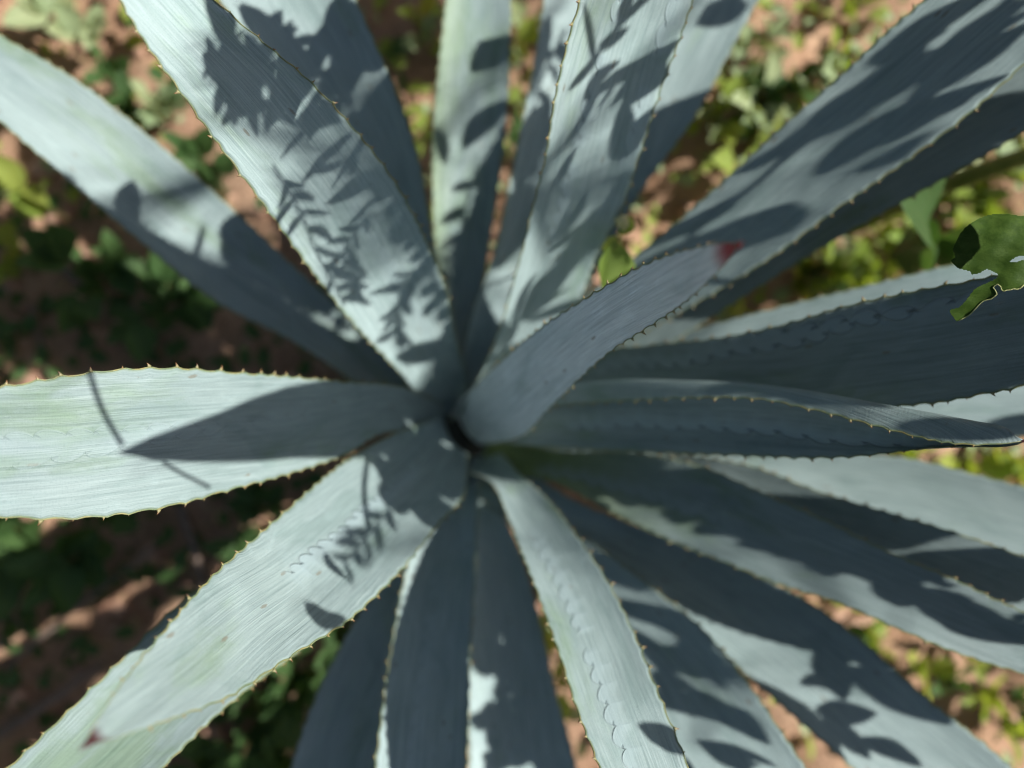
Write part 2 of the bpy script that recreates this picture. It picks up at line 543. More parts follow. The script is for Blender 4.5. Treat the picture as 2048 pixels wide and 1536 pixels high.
    for j in range(NV - 1):
        a, b = j * R, (j + 1) * R
        for k in range(R):
            k2 = (k + 1) % R
            F.append((a + k, a + k2, b + k2, b + k))
    F.append(tuple(range(R))[::-1])
    F.append(tuple((NV - 1) * R + k for k in range(R)))
    lf = np.zeros((NV, R, 3)); ln = np.zeros((NV, R, 3))
    lf[:, :NU, 0] = um; lf[:, NU:, 0] = um[:, ::-1] + 0.4
    lf[:, :, 1] = sv[:, None]
    ln[:, :NU, 0] = un; ln[:, NU:, 0] = un[:, ::-1]
    ln[:, :, 1] = (sv / L)[:, None]
    mat = agave_material(i, green, imprints, base_green, tint, side_green, skin, tip_red)
    o = mesh_obj('leaf', V, F, mat, AGAVE, attrs={'lf': lf.reshape(-1, 3), 'ln': ln.reshape(-1, 3)})
    o['label'] = label
    off = len(ALL_V)
    ALL_V.extend(map(tuple, V + BASE))
    ALL_F.extend(tuple(q + off for q in f) for f in F[:-2])
    FACE_LEAF.extend([i] * (len(F) - 2))
    # horny margins
    for side, e, pos, out in tpos:
        line = G[:, e] - NG[:, e] * th[:, e][:, None] * 0.5
        tv, tf = tube(line[::2] - BASE, np.clip(ww[::2] / 0.06, 0.35, 1) * 0.00075, 5)
        mo = mesh_obj('margin', tv, tf, MAT_MARGIN, o, attrs={'lf': np.repeat(np.stack([np.full(len(line[::2]), side * 1.0), sv[::2], np.zeros(len(line[::2]))], 1), 5, 0)})
        for s in pos:
            j = int(np.clip(round(s / L * (NV - 1)), 1, NV - 2))
            t = norm(G[j + 1, e] - G[j - 1, e])
            z = out[j] + t * g.uniform(-0.5, 0.35)
            z = norm(z)
            y = norm(np.cross(z, t)); xx = np.cross(y, z)
            size = g.uniform(0.32, 1.0) * (0.75 + 0.35 * math.sin(math.pi * s / L)) * teeth
            M = np.eye(4); M[:3, 0] = xx * size; M[:3, 1] = y * size; M[:3, 2] = z * size; M[:3, 3] = line[j] - z * 0.0004
            THORNS.append((o, M))
    if tip_spine:
        p0 = G[-1].mean(0); t = norm(G[-1].mean(0) - G[-12].mean(0))
        r0 = tip_spine
        Vt, Ft = tube([p0 - t * r0 * 1.6 - BASE, p0 - t * r0 * 0.6 - BASE, p0 + t * r0 * 0.7 - BASE, p0 + t * r0 * 1.7 - BASE, p0 + t * r0 * 3.2 - BASE], [r0 * 0.9, r0 * 1.12, r0 * 0.9, r0 * 0.45, 0.0003], 8)
        mesh_obj('tip_spine', Vt, Ft, MAT_TIP_DARK if tip_dark else MAT_TIP, o)
    return o

def S2(*rows):
    """rows of (x1,y1,d1,x2,y2,d2)"""
    return [[(r[0], r[1], r[2]), (r[3], r[4], r[5])] for r in rows]

# --- upper half, left to right
agave_leaf(S2((880, 850, 1.12, 850, 900, 1.12), (720, 655, 1.05, 735, 790, 1.05), (600, 545, 1.0, 600, 690, 1.0), (460, 415, 0.95, 430, 600, 0.95), (300, 275, 0.91, 290, 490, 0.91),
              (150, 160, 0.87, 140, 362, 0.87), (0, 72, 0.84, 0, 240, 0.84)),
           'broad pale leaf low on the left, running to the upper left corner', ext=0.16, green=0.42, conc=0.10, side_green=0.0, tint=0.88)
agave_leaf(S2((868, 815, 1.010, 925, 800, 1.052), (800, 745, 0.920, 912, 680, 0.962), (715, 655, 0.820, 892, 585, 0.862), (628, 545, 0.740, 850, 480, 0.782), (545, 430, 0.670, 790, 365, 0.712), (455, 310, 0.620, 710, 262, 0.662),
              (370, 195, 0.580, 620, 165, 0.622), (295, 90, 0.550, 525, 85, 0.592), (240, 0, 0.535, 420, -5, 0.577)),
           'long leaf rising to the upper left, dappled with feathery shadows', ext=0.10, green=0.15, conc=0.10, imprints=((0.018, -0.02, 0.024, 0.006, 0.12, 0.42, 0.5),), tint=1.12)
agave_leaf(S2((880, 840, 1.054, 930, 830, 1.080), (835, 690, 0.994, 905, 660, 1.020), (740, 480, 0.924, 868, 500, 0.950), (640, 300, 0.864, 838, 330, 0.890), (540, 140, 0.814, 785, 170, 0.840), (440, 0, 0.784, 712, 0, 0.810)),
           'dark dappled leaf behind the feathery shadowed one at the top', ext=0.18, green=0.25)
agave_leaf(S2((905, 830, 1.10, 945, 830, 1.10), (893, 660, 1.06, 955, 650, 1.06), (875, 530, 1.03, 972, 520, 1.03), (866, 400, 1.0, 990, 400, 1.0), (867, 260, 0.97, 1008, 270, 0.97), (880, 120, 0.945, 1018, 120, 0.945), (893, 0, 0.93, 1022, 0, 0.93)),
           'narrow blurred leaf pointing straight up at the top centre', ext=0.22, green=0.5, side_green=-0.5)
agave_leaf(S2((925, 835, 1.07, 965, 825, 1.08), (938, 650, 1.015, 1020, 665, 1.025), (985, 520, 0.985, 1085, 530, 1.0), (1018, 380, 0.962, 1140, 380, 0.98), (1050, 220, 0.94, 1190, 220, 0.96), (1072, 110, 0.928, 1215, 110, 0.948), (1090, 0, 0.92, 1240, 0, 0.94)),
           'slim grey leaf half hidden behind the upright dappled leaf', ext=0.18, green=0.1)
agave_leaf(S2((935, 830, 0.997, 990, 820, 1.052), (965, 745, 0.937, 1095, 700, 0.992), (1000, 660, 0.877, 1150, 620, 0.932), (1040, 520, 0.807, 1195, 510, 0.862), (1068, 410, 0.757, 1240, 425, 0.812), (1092, 310, 0.717, 1270, 335, 0.772), (1110, 205, 0.677, 1308, 215, 0.732), (1133, 100, 0.647, 1350, 95, 0.702),
              (1163, 0, 0.622, 1383, 0, 0.677)),
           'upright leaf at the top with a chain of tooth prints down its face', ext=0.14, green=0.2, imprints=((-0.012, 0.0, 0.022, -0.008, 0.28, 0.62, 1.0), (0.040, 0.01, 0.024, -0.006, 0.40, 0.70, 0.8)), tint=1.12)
agave_leaf(S2((950, 840, 1.10, 990, 850, 1.10), (1060, 640, 1.06, 1120, 690, 1.06), (1130, 490, 1.02, 1215, 500, 1.02), (1195, 350, 0.98, 1290, 370, 0.98), (1260, 200, 0.95, 1385, 240, 0.95), (1320, 80, 0.925, 1455, 110, 0.925), (1360, 0, 0.91, 1515, 0, 0.91)),
           'pale sunlit leaf behind the upright leaf with tooth prints', ext=0.2, green=0.15)
agave_leaf(S2((950, 845, 1.06, 985, 870, 1.06), (1090, 670, 0.98, 1150, 745, 0.98), (1220, 555, 0.92, 1285, 665, 0.92), (1330, 465, 0.87, 1410, 595, 0.87), (1450, 360, 0.825, 1545, 512, 0.825), (1575, 245, 0.785, 1680, 412, 0.785), (1690, 145, 0.75, 1805, 325, 0.75), (1775, 65, 0.725, 1920, 240, 0.725),
              (1880, -25, 0.70, 2050, 125, 0.70)),
           'wide leaf rising to the upper right corner with light streaks and a thorny lower edge', ext=0.16, green=0.1, conc=0.09, tint=0.86)
agave_leaf(S2((950, 860, 1.09, 980, 890, 1.09), (1150, 720, 1.0, 1190, 770, 1.0), (1280, 620, 0.945, 1330, 690, 0.945), (1420, 520, 0.895, 1490, 590, 0.895), (1580, 400, 0.85, 1650, 490, 0.85), (1730, 290, 0.81, 1800, 405, 0.81), (1880, 190, 0.775, 1950, 320, 0.775), (2040, 110, 0.745, 2075, 245, 0.745)),
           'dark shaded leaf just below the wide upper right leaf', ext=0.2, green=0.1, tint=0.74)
# --- right side
agave_leaf(S2((960, 850, 1.08, 975, 885, 1.08), (1180, 705, 1.02, 1200, 770, 1.02), (1330, 672, 0.97, 1340, 750, 0.97), (1500, 630, 0.92, 1510, 740, 0.92), (1700, 580, 0.87, 1720, 720, 0.87), (1880, 535, 0.83, 1900, 700, 0.83), (2060, 490, 0.80, 2070, 680, 0.80)),
           'sunlit leaf showing only as a pale strip above the dark right leaf', ext=0.2, green=0.1)
agave_leaf(S2((960, 850, 1.06, 975, 895, 1.06), (1170, 715, 0.96, 1180, 790, 0.96), (1290, 693, 0.89, 1300, 800, 0.89), (1420, 680, 0.82, 1430, 812, 0.82), (1560, 652, 0.765, 1580, 820, 0.765), (1700, 612, 0.715, 1720, 815, 0.715), (1850, 580, 0.675, 1870, 803, 0.675), (1960, 560, 0.65, 1970, 785, 0.65), (2065, 540, 0.63, 2070, 765, 0.63)),
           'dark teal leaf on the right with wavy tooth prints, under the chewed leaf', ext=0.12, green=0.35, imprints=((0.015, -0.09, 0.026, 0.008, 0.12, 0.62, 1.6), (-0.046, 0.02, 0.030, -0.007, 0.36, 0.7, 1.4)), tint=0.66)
agave_leaf(S2((965, 860, 1.08, 975, 900, 1.08), (1200, 780, 1.0, 1200, 840, 1.0), (1400, 775, 0.94, 1400, 860, 0.94), (1600, 775, 0.89, 1600, 880, 0.89), (1800, 775, 0.85, 1800, 885, 0.85), (2060, 760, 0.81, 2060, 870, 0.81)),
           'streaky leaf peeping out between the teal leaf and the folded leaf', ext=0.2, green=0.1)
K = [((990, 885, 1.0), (985, 865, 1.0), (980, 830, 0.99), (975, 842, 0.985)),
     ((1090, 893, 0.93), (1095, 855, 0.935), (1100, 785, 0.91), (1105, 812, 0.90)),
     ((1220, 900, 0.86), (1225, 850, 0.865), (1230, 767, 0.835), (1235, 802, 0.822)),
     ((1360, 905, 0.80), (1365, 850, 0.805), (1370, 770, 0.77), (1375, 796, 0.757)),
     ((1500, 910, 0.75), (1500, 855, 0.755), (1510, 777, 0.72), (1512, 797, 0.708)),
     ((1620, 914, 0.71), (1625, 865, 0.715), (1640, 793, 0.68), (1640, 822, 0.668)),
     ((1720, 910, 0.675), (1725, 875, 0.68), (1745, 812, 0.648), (1740, 848, 0.636)),
     ((1820, 897, 0.645), (1830, 885, 0.648), (1850, 830, 0.622), (1842, 874, 0.612)),
     ((1910, 890, 0.62), (1918, 885, 0.62), (1935, 846, 0.602), (1925, 886, 0.596)),
     ((1990, 893, 0.60), (1995, 885, 0.60), (2005, 858, 0.59), (1998, 888, 0.586)),
     ((2030, 889, 0.588), (2031, 887, 0.588), (2033, 875, 0.584), (2032, 884, 0.583)),
     ((2044, 884, 0.583), (2044, 883, 0.583), (2045, 880, 0.582), (2044.5, 882, 0.582))]
agave_leaf(K, 'folded leaf on the right with its upper edge curled over', thick=0.006, green=0.2, imprints=((-0.022, 0.0, 0.027, -0.007, 0.12, 0.55, 1.6),), wav=0.0006, tip_spine=0.0014, tip_dark=True, tint=0.80)
# --- lower right
agave_leaf(S2((965, 870, 1.10, 960, 900, 1.10), (1150, 880, 1.05, 1150, 940, 1.05), (1330, 890, 1.01, 1330, 960, 1.01), (1500, 900, 0.97, 1480, 1000, 0.97), (1650, 905, 0.94, 1630, 1040, 0.94), (1800, 915, 0.91, 1780, 1080, 0.91), (1930, 945, 0.885, 1910, 1120, 0.885), (2065, 980, 0.86, 2050, 1170, 0.86)),
           'pale sunlit leaf at the right edge below the folded leaf', ext=0.22, green=0.1)
agave_leaf(S2((965, 880, 1.08, 960, 910, 1.08), (1150, 890, 1.01, 1140, 960, 1.01), (1320, 905, 0.95, 1300, 1010, 0.95), (1490, 932, 0.90, 1470, 1060, 0.90), (1640, 985, 0.86, 1610, 1110, 0.86), (1790, 1030, 0.82, 1760, 1160, 0.82), (1920, 1070, 0.79, 1890, 1210, 0.79), (2060, 1118, 0.77, 2040, 1270, 0.77)),
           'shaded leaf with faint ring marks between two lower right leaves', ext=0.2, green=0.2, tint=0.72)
agave_leaf(S2((965, 890, 1.05, 950, 920, 1.05), (1110, 905, 0.98, 1090, 958, 0.98), (1250, 905, 0.93, 1220, 1022, 0.93), (1390, 930, 0.885, 1340, 1080, 0.885), (1520, 985, 0.845, 1450, 1125, 0.845), (1650, 1042, 0.81, 1560, 1168, 0.81), (1775, 1105, 0.78, 1680, 1205, 0.78), (1910, 1162, 0.755, 1800, 1258, 0.755), (2000, 1205, 0.74, 1920, 1306, 0.74), (2080, 1240, 0.728, 2050, 1346, 0.728)),
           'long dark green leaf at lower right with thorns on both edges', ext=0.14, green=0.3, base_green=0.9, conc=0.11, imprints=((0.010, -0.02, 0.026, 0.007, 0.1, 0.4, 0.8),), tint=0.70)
agave_leaf(S2((960, 900, 1.09, 945, 920, 1.09), (1120, 985, 1.02, 1090, 1040, 1.02), (1290, 1060, 0.97, 1230, 1140, 0.97), (1450, 1125, 0.93, 1350, 1225, 0.93), (1590, 1190, 0.895, 1460, 1320, 0.895), (1720, 1280, 0.865, 1570, 1415, 0.865), (1850, 1395, 0.84, 1690, 1520, 0.84), (1970, 1490, 0.82, 1800, 1620, 0.82)),
           'broad dark leaf running to the lower right corner with pale light patches', ext=0.24, green=0.05, tint=0.95)
agave_leaf(S2((955, 905, 1.10, 935, 925, 1.10), (1070, 1010, 1.04, 1030, 1060, 1.04), (1180, 1085, 0.975, 1110, 1150, 0.975), (1290, 1165, 0.92, 1180, 1260, 0.92), (1410, 1265, 0.87, 1260, 1370, 0.87), (1500, 1375, 0.83, 1330, 1480, 0.83), (1612, 1540, 0.79, 1420, 1590, 0.79)),
           'leaf with curved bands of shade at the bottom right of centre', ext=0.2, green=0.2)
agave_leaf(S2((962, 905, 1.060, 938, 918, 1.018), (1035, 945, 0.980, 985, 965, 0.953), (1095, 1000, 0.910, 1018, 1035, 0.888), (1155, 1075, 0.840, 1050, 1120, 0.818), (1215, 1165, 0.780, 1085, 1210, 0.753), (1270, 1275, 0.725, 1120, 1310, 0.698), (1312, 1380, 0.680, 1155, 1420, 0.653), (1345, 1460, 0.655, 1180, 1485, 0.628), (1385, 1560, 0.630, 1215, 1570, 0.600)),
           'sunlit leaf at the bottom with a row of scalloped tooth prints', ext=0.24, green=0.3, imprints=((0.006, 0.0, 0.021, 0.009, 0.2, 0.6, 1.0),))
# --- lower left and left
agave_leaf(S2((950, 905, 1.10, 925, 905, 1.10), (1000, 1010, 1.07, 920, 1020, 1.07), (1045, 1120, 1.05, 930, 1130, 1.05), (1078, 1240, 1.025, 938, 1250, 1.025), (1108, 1370, 1.0, 938, 1370, 1.0), (1135, 1470, 0.98, 938, 1470, 0.98), (1160, 1570, 0.965, 938, 1570, 0.965)),
           'blurred shaded leaf at the bottom centre between two sharper leaves', ext=0.2, green=0.05, tint=1.15)
agave_leaf(S2((940, 905, 1.08, 905, 895, 1.08), (955, 1000, 0.995, 865, 1010, 0.995), (950, 1120, 0.945, 822, 1110, 0.945), (943, 1230, 0.90, 797, 1220, 0.90), (938, 1340, 0.86, 778, 1330, 0.86), (933, 1450, 0.82, 763, 1440, 0.82), (928, 1560, 0.785, 748, 1560, 0.785)),
           'slate blue shaded leaf at the bottom with a bright left edge', ext=0.18, green=0.05, imprints=((0.0, 0.02, 0.024, 0.006, 0.2, 0.55, 0.5),), tint=1.15)
agave_leaf(S2((925, 905, 1.10, 890, 895, 1.10), (900, 1010, 1.05, 830, 1040, 1.05), (865, 1120, 1.01, 775, 1145, 1.01), (830, 1240, 0.98, 712, 1240, 0.98), (800, 1350, 0.95, 655, 1345, 0.95), (775, 1450, 0.925, 612, 1445, 0.925), (750, 1560, 0.90, 575, 1560, 0.90)),
           'spotted light and dark leaf at the bottom, left of the slate blue one', ext=0.2, green=0.3, tint=1.05)
agave_leaf(S2((925, 900, 1.08, 880, 880, 1.08), (850, 1010, 0.97, 780, 970, 0.97), (750, 1130, 0.88, 640, 1060, 0.88), (630, 1270, 0.80, 490, 1120, 0.80), (505, 1370, 0.74, 370, 1200, 0.74), (420, 1442, 0.70, 240, 1325, 0.70), (330, 1530, 0.67, 120, 1440, 0.67), (250, 1610, 0.65, 10, 1545, 0.65)),
           'greenish leaf in the lower left corner beneath the big pale leaf', ext=0.14, green=0.85, tint=0.85)
agave_leaf(S2((935, 905, 0.99, 880, 835, 0.99), (928, 985, 0.90, 770, 878, 0.90), (870, 1055, 0.81, 690, 925, 0.81), (800, 1140, 0.73, 610, 990, 0.73), (700, 1235, 0.655, 520, 1070, 0.655), (580, 1310, 0.585, 430, 1150, 0.585), (460, 1388, 0.525, 340, 1250, 0.525), (330, 1440, 0.475, 255, 1355, 0.475), (230, 1478, 0.445, 195, 1440, 0.445), (180, 1492, 0.432, 172, 1482, 0.432)),
           'big bright leaf reaching up to the lower left with a dark red tip', tip_spine=0.0022, tip_dark=True, tip_red=(0.978, 0.995, (0.09, 0.035, 0.04)), green=0.2, conc=0.08, imprints=((0.006, 0.01, 0.016, 0.006, 0.10, 0.40, 1.3),), tint=0.90)
agave_leaf(S2((905, 880, 1.05, 895, 830, 1.05), (790, 862, 0.92, 800, 775, 0.92), (690, 908, 0.82, 690, 765, 0.82), (580, 945, 0.745, 585, 756, 0.745), (470, 975, 0.685, 470, 747, 0.685), (350, 1008, 0.635, 345, 738, 0.635), (230, 1028, 0.60, 225, 742, 0.60), (110, 1036, 0.575, 110, 758, 0.575), (-20, 1030, 0.555, -10, 778, 0.555)),
           'wide sunlit leaf pointing left with a pointed shadow on it', ext=0.16, green=0.30, side_green=0.0, conc=0.06, imprints=((-0.003, 0.02, 0.021, 0.005, 0.3, 0.66, 0.45), (0.044, -0.09, 0.024, -0.006, 0.3, 0.62, 0.4)), tint=0.86)
# --- the young centre leaf, nearest the camera; bounced light put into its skin colour
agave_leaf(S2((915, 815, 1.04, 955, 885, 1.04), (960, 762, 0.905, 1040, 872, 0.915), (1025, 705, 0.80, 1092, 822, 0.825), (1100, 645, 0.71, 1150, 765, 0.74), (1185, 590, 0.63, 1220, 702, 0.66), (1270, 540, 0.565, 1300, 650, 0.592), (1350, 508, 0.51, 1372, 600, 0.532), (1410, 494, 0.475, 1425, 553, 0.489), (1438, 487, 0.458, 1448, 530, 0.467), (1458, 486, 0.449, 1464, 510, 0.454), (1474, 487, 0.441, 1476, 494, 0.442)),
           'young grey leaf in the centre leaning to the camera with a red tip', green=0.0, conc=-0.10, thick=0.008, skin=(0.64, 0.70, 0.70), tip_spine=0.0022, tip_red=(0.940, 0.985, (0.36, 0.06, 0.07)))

LBVH = BVHTree.FromPolygons([Vector(v) for v in ALL_V], ALL_F)
CAMV = Vector((0, 0, CAM_H))

# thorns: the 300 that show largest are parts of their own, the rest one part
def place_thorns():
    rated = []
    for (o, M) in THORNS:
        p = Vector(M[:3, 3]) + Vector(M[:3, 2]).normalized() * 0.004
        q = to_px(p)
        vis = False
        if q and -10 < q[0] < 2058 and -10 < q[1] < 1546:
            d = (CAMV - p)
            h = LBVH.ray_cast(p, d.normalized(), d.length)
            vis = h[0] is None
        rated.append((np.linalg.norm(M[:3, 2]) / max(q[2], 0.1) if vis else -1.0, o, M))
    rated.sort(key=lambda r: -r[0])
    base = Matrix.Translation(-Vector(BASE))
    rest = Bag()
    tv = np.array(TH_V)
    for k, (sz, o, M) in enumerate(rated):
        if k < 300 and sz > 0:
            inst('thorn', TH_ME, o, base @ Matrix(M.tolist()))
        else:
            rest.add(list(tv @ M[:3, :3].T + M[:3, 3] - BASE), TH_F)
    mesh_obj('far_thorns', rest.V, rest.F, MAT_THORN_ROWS, AGAVE, kind='stuff')
place_thorns()

# the stem the leaves grow from
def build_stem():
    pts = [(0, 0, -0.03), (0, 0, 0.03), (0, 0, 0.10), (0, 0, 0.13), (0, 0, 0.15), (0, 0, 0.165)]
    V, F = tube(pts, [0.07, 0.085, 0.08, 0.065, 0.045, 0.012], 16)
    mesh_obj('stem', V, F, plain_mat('stem_shade_dark', (0.03, 0.03, 0.022), (0.06, 0.06, 0.045), 60, 0.85), AGAVE)  # near-black colour stands in for the deep shade of the heart
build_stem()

# ------------------------------------------------------------------ weeds
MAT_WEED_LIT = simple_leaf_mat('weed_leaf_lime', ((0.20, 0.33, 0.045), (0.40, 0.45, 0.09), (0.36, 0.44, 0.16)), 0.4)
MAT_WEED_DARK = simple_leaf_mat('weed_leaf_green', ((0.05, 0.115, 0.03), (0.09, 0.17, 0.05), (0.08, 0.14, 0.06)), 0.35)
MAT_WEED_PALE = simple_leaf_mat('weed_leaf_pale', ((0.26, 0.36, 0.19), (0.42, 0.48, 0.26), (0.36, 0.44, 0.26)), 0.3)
MAT_STEM = plain_mat('weed_stem', (0.16, 0.15, 0.05), (0.24, 0.17, 0.08), 90, 0.6)
MAT_DRY = plain_mat('dry_stem', (0.17, 0.125, 0.10), (0.30, 0.23, 0.19), 80, 0.85, 0.15, 0.002, (1, 1, 0.15))
MAT_DEAD = simple_leaf_mat('dead_leaf', ((0.36, 0.22, 0.12), (0.58, 0.45, 0.30), (0.46, 0.33, 0.2)), 0.2, 0.8, 0.15)

def blade_mesh(name, mat, kx=0.5, fold=0.10, droop=0.12, tipw=0.0, seed=0, nv=8):
    """unit leaf: base at origin, 1 long along +Y, kx wide"""
    g = np.random.default_rng(seed)
    V, F = [], []
    us = (-1, -0.5, 0, 0.5, 1)
    for j in range(nv + 1):
        t = j / nv
        w = kx * 0.5 * (math.sin(math.pi * min(1, t ** (0.8 + tipw))) ** 0.72) + 0.004
        for u in us:
            z = fold * abs(u) * w - droop * t * t + 0.02 * math.sin(6 * t + u * 2 + seed)
            V.append((u * w * (1 + g.uniform(-0.05, 0.05)), t, z))
    n = len(us)
    for j in range(nv):
        for i in range(n - 1):
            F.append((j * n + i, j * n + i + 1, (j + 1) * n + i + 1, (j + 1) * n + i))
    me = bpy.data.meshes.new(name)
    me.from_pydata(V, [], F)
    me.polygons.foreach_set('use_smooth', [True] * len(me.polygons))
    me.materials.append(mat)
    return me

BLADES = {}
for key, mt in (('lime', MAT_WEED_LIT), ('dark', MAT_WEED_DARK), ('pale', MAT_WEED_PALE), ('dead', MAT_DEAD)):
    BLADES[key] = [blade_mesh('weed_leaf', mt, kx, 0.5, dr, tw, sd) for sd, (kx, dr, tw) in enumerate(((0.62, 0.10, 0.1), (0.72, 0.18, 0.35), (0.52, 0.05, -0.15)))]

def orient(pos, fwd, up, size):
    f = Vector(fwd).normalized()
    u = Vector(up)
    r = f.cross(u).normalized()
    u = r.cross(f).normalized()
    M = Matrix(((r.x, f.x, u.x, pos[0]), (r.y, f.y, u.y, pos[1]), (r.z, f.z, u.z, pos[2]), (0, 0, 0, 1)))
    return M @ Matrix.Scale(size, 4)

WEED_LABELS = {}
def weed(px, py, kind, size, nst, npair, label, group=None, seed=0, top=0.10, mixkey=None):
    """a low weed: a few leaning stems, leaflets in pairs and one at the end"""
    g = random.Random(seed * 31 + int(px) * 7 + int(py))
    d = CAM_H - top * 0.5
    c = P(px, py, d)
    z0 = ground_height(c[0], c[1])
    root = empty('weed', (c[0], c[1], z0), label, 'weed', group)
    a0 = g.uniform(0, 6.28)
    for s in range(nst):
        a = a0 + s * 6.283 / nst + g.uniform(-0.5, 0.5)
        reach = size * npair * 0.42 * g.uniform(0.7, 1.2)
        h = top * g.uniform(0.6, 1.15)
        pts = np.array([(math.cos(a) * reach * t, math.sin(a) * reach * t, h * (1 - (1 - t) ** 1.8)) for t in np.linspace(0, 1, 7)])
        V, F = tube(pts, np.linspace(0.0022, 0.0009, 7), 5)
        mesh_obj('stalk', V, F, MAT_STEM, root)
        T = norm(np.gradient(pts, axis=0))
        for k in range(npair * 2 + 1):
            last = k == npair * 2
            t = 1.0 if last else 0.35 + 0.6 * (k // 2) / max(1, npair - 1 if npair > 1 else 1)
            t = min(t, 1.0)
            p = np.array([np.interp(t * 6, range(7), pts[:, q]) for q in range(3)])
            tan = T[min(6, int(t * 6))]
            side = np.array((-tan[1], tan[0], 0)) * (1 if k % 2 else -1)
            f = tan if last else tan * 0.55 + side
            f = f + np.array((0, 0, g.uniform(-0.05, 0.35)))
            up = (g.uniform(-0.35, 0.45) + 0.55, g.uniform(-0.4, 0.4) + 0.15, 1)
            sz = size * g.uniform(0.85, 1.45)
            key = mixkey if (mixkey and g.random() < 0.35) else kind
            me = g.choice(BLADES[key])
            inst('leaf', me, root, orient(p, f, up, sz))
    return root

G_UL = 'weeds in the sunlit soil of the upper left'
G_UR = 'weeds in the sunlit soil of the upper right'
L_UL = 'small round leaved weed on the sunlit soil at upper left'
L_UR = 'yellow green weed in the sun at upper right'
weed(20, 120, 'lime', 0.045, 2, 2, 'bright lime weed cut by the left edge near the upper left corner', None, 1, 0.14)
weed(165, 75, 'pale', 0.048, 2, 2, 'pale green weed on sunlit soil in the upper left corner', None, 2, 0.12)
weed(95, 425, 'lime', 0.055, 1, 1, 'bright lime pointed weed leaf below the low left agave leaf', None, 3, 0.16)
weed(35, 535, 'lime', 0.048, 2, 1, 'small lime weed above the left pointing agave leaf, near the left edge', None, 4, 0.12)
weed(15, 395, 'pale', 0.050, 2, 1, 'pale weed at the left edge under the low left agave leaf', None, 5, 0.12)
for k, (x, y, s) in enumerate(((60, 210, 0.035), (225, 150, 0.035), (250, 215, 0.04), (330, 225, 0.04), (300, 60, 0.03), (400, 320, 0.045), (120, 20, 0.035), (370, 190, 0.03), (440, 380, 0.05))):
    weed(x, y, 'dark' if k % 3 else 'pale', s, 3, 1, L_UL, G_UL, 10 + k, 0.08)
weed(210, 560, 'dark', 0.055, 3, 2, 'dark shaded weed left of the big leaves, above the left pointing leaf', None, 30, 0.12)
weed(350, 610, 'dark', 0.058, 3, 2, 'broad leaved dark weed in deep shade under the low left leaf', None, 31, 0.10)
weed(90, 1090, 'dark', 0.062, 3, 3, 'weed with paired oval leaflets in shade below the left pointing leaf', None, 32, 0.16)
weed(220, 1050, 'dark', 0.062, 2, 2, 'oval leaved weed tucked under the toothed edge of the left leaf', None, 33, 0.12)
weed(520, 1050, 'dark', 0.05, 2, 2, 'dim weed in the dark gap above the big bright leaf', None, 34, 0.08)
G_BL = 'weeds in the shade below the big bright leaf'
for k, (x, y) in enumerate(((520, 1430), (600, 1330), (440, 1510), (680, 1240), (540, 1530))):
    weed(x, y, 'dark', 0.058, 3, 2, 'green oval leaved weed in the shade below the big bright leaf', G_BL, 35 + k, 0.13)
G_TC = 'weeds in the dark gap at the top centre'
for k, (x, y, kd) in enumerate(((835, 50, 'lime'), (800, 215, 'dark'), (850, 90, 'pale'), (815, 330, 'dark'), (770, 130, 'dark'))):
    weed(x, y, kd, 0.035, 2, 1, 'little weed in the dark gap left of the narrow top leaf', G_TC, 50 + k, 0.07)
for k, (x, y, kd) in enumerate(((1045, 50, 'pale'), (1035, 110, 'lime'), (1030, 200, 'pale'), (1040, 290, 'dark'))):
    weed(x, y, kd, 0.038, 2, 1, 'little weed in the gap right of the narrow top leaf', 'weeds right of the narrow top leaf', 56 + k, 0.08)
weed(985, 405, 'lime', 0.045, 1, 1, 'tiny bright lime weed between two top agave leaves, nearest the centre', None, 60, 0.2)
def vivid_weed():
    c = P(1235, 470, 1.24)
    root = empty('weed', (c[0], c[1], ground_height(c[0], c[1])), 'bright lime leaf with a yellow bud lit by sun just above the young centre leaf', 'weed')
    o = np.array(root.location)
    tip = P(1238, 478, 0.82)
    V, F = tube(catmull(np.array([o, (o + tip) / 2 + np.array((0.01, 0.01, 0)), tip]), 8) - o, np.linspace(0.003, 0.0018, 8), 6)
    mesh_obj('stalk', V, F, MAT_STEM, root)
    for (a, b, sz, me) in (((1232, 480, 0.82), (1222, 590, 0.81), 0.064, 1), ((1236, 478, 0.82), (1205, 500, 0.81), 0.025, 0), ((1240, 470, 0.82), (1262, 440, 0.81), 0.023, 1)):
        p, q = P(*a), P(*b)
        inst('leaf', BLADES['lime'][me], root, orient(p - o, q - p, (0.5, 0.1, 1), sz))
    V, F = ico(0.009, 4, 1.3)
    mesh_obj('bud', np.array(V) + P(1245, 445, 0.81) - o, F, plain_mat('bud_yellow', (0.55, 0.50, 0.20), (0.62, 0.55, 0.28), 60, 0.6), root)
vivid_weed()
g_ = random.Random(3)
for k in range(34):
    x = g_.uniform(1400, 1840); y = g_.uniform(-20, 420)
    if (x - 1400) * 0.95 + (y) > 470 or x < 1560 - y * 0.62:
        continue
    weed(x, y, g_.choice(('lime', 'lime', 'pale', 'dark')), g_.uniform(0.028, 0.048), 3, g_.choice((1, 2)), L_UR, G_UR, 70 + k, g_.uniform(0.05, 0.12), 'pale')
G_R = 'weeds on the right between two dark agave leaves'
for k in range(17):
    x = g_.uniform(1430, 2060); y = 690 - (x - 1400) * 0.5 + g_.uniform(-90, 60)
    weed(x, y, g_.choice(('lime', 'pale', 'lime', 'dark')), g_.uniform(0.03, 0.05), 3, g_.choice((1, 2)), 'yellow green weed between two dark right leaves', G_R, 120 + k, g_.uniform(0.05, 0.12), 'lime')
weed(1800, 520, 'dark', 0.14, 2, 1, 'broad dark green weed leaves beside the chewed leaf', None, 140, 0.34)
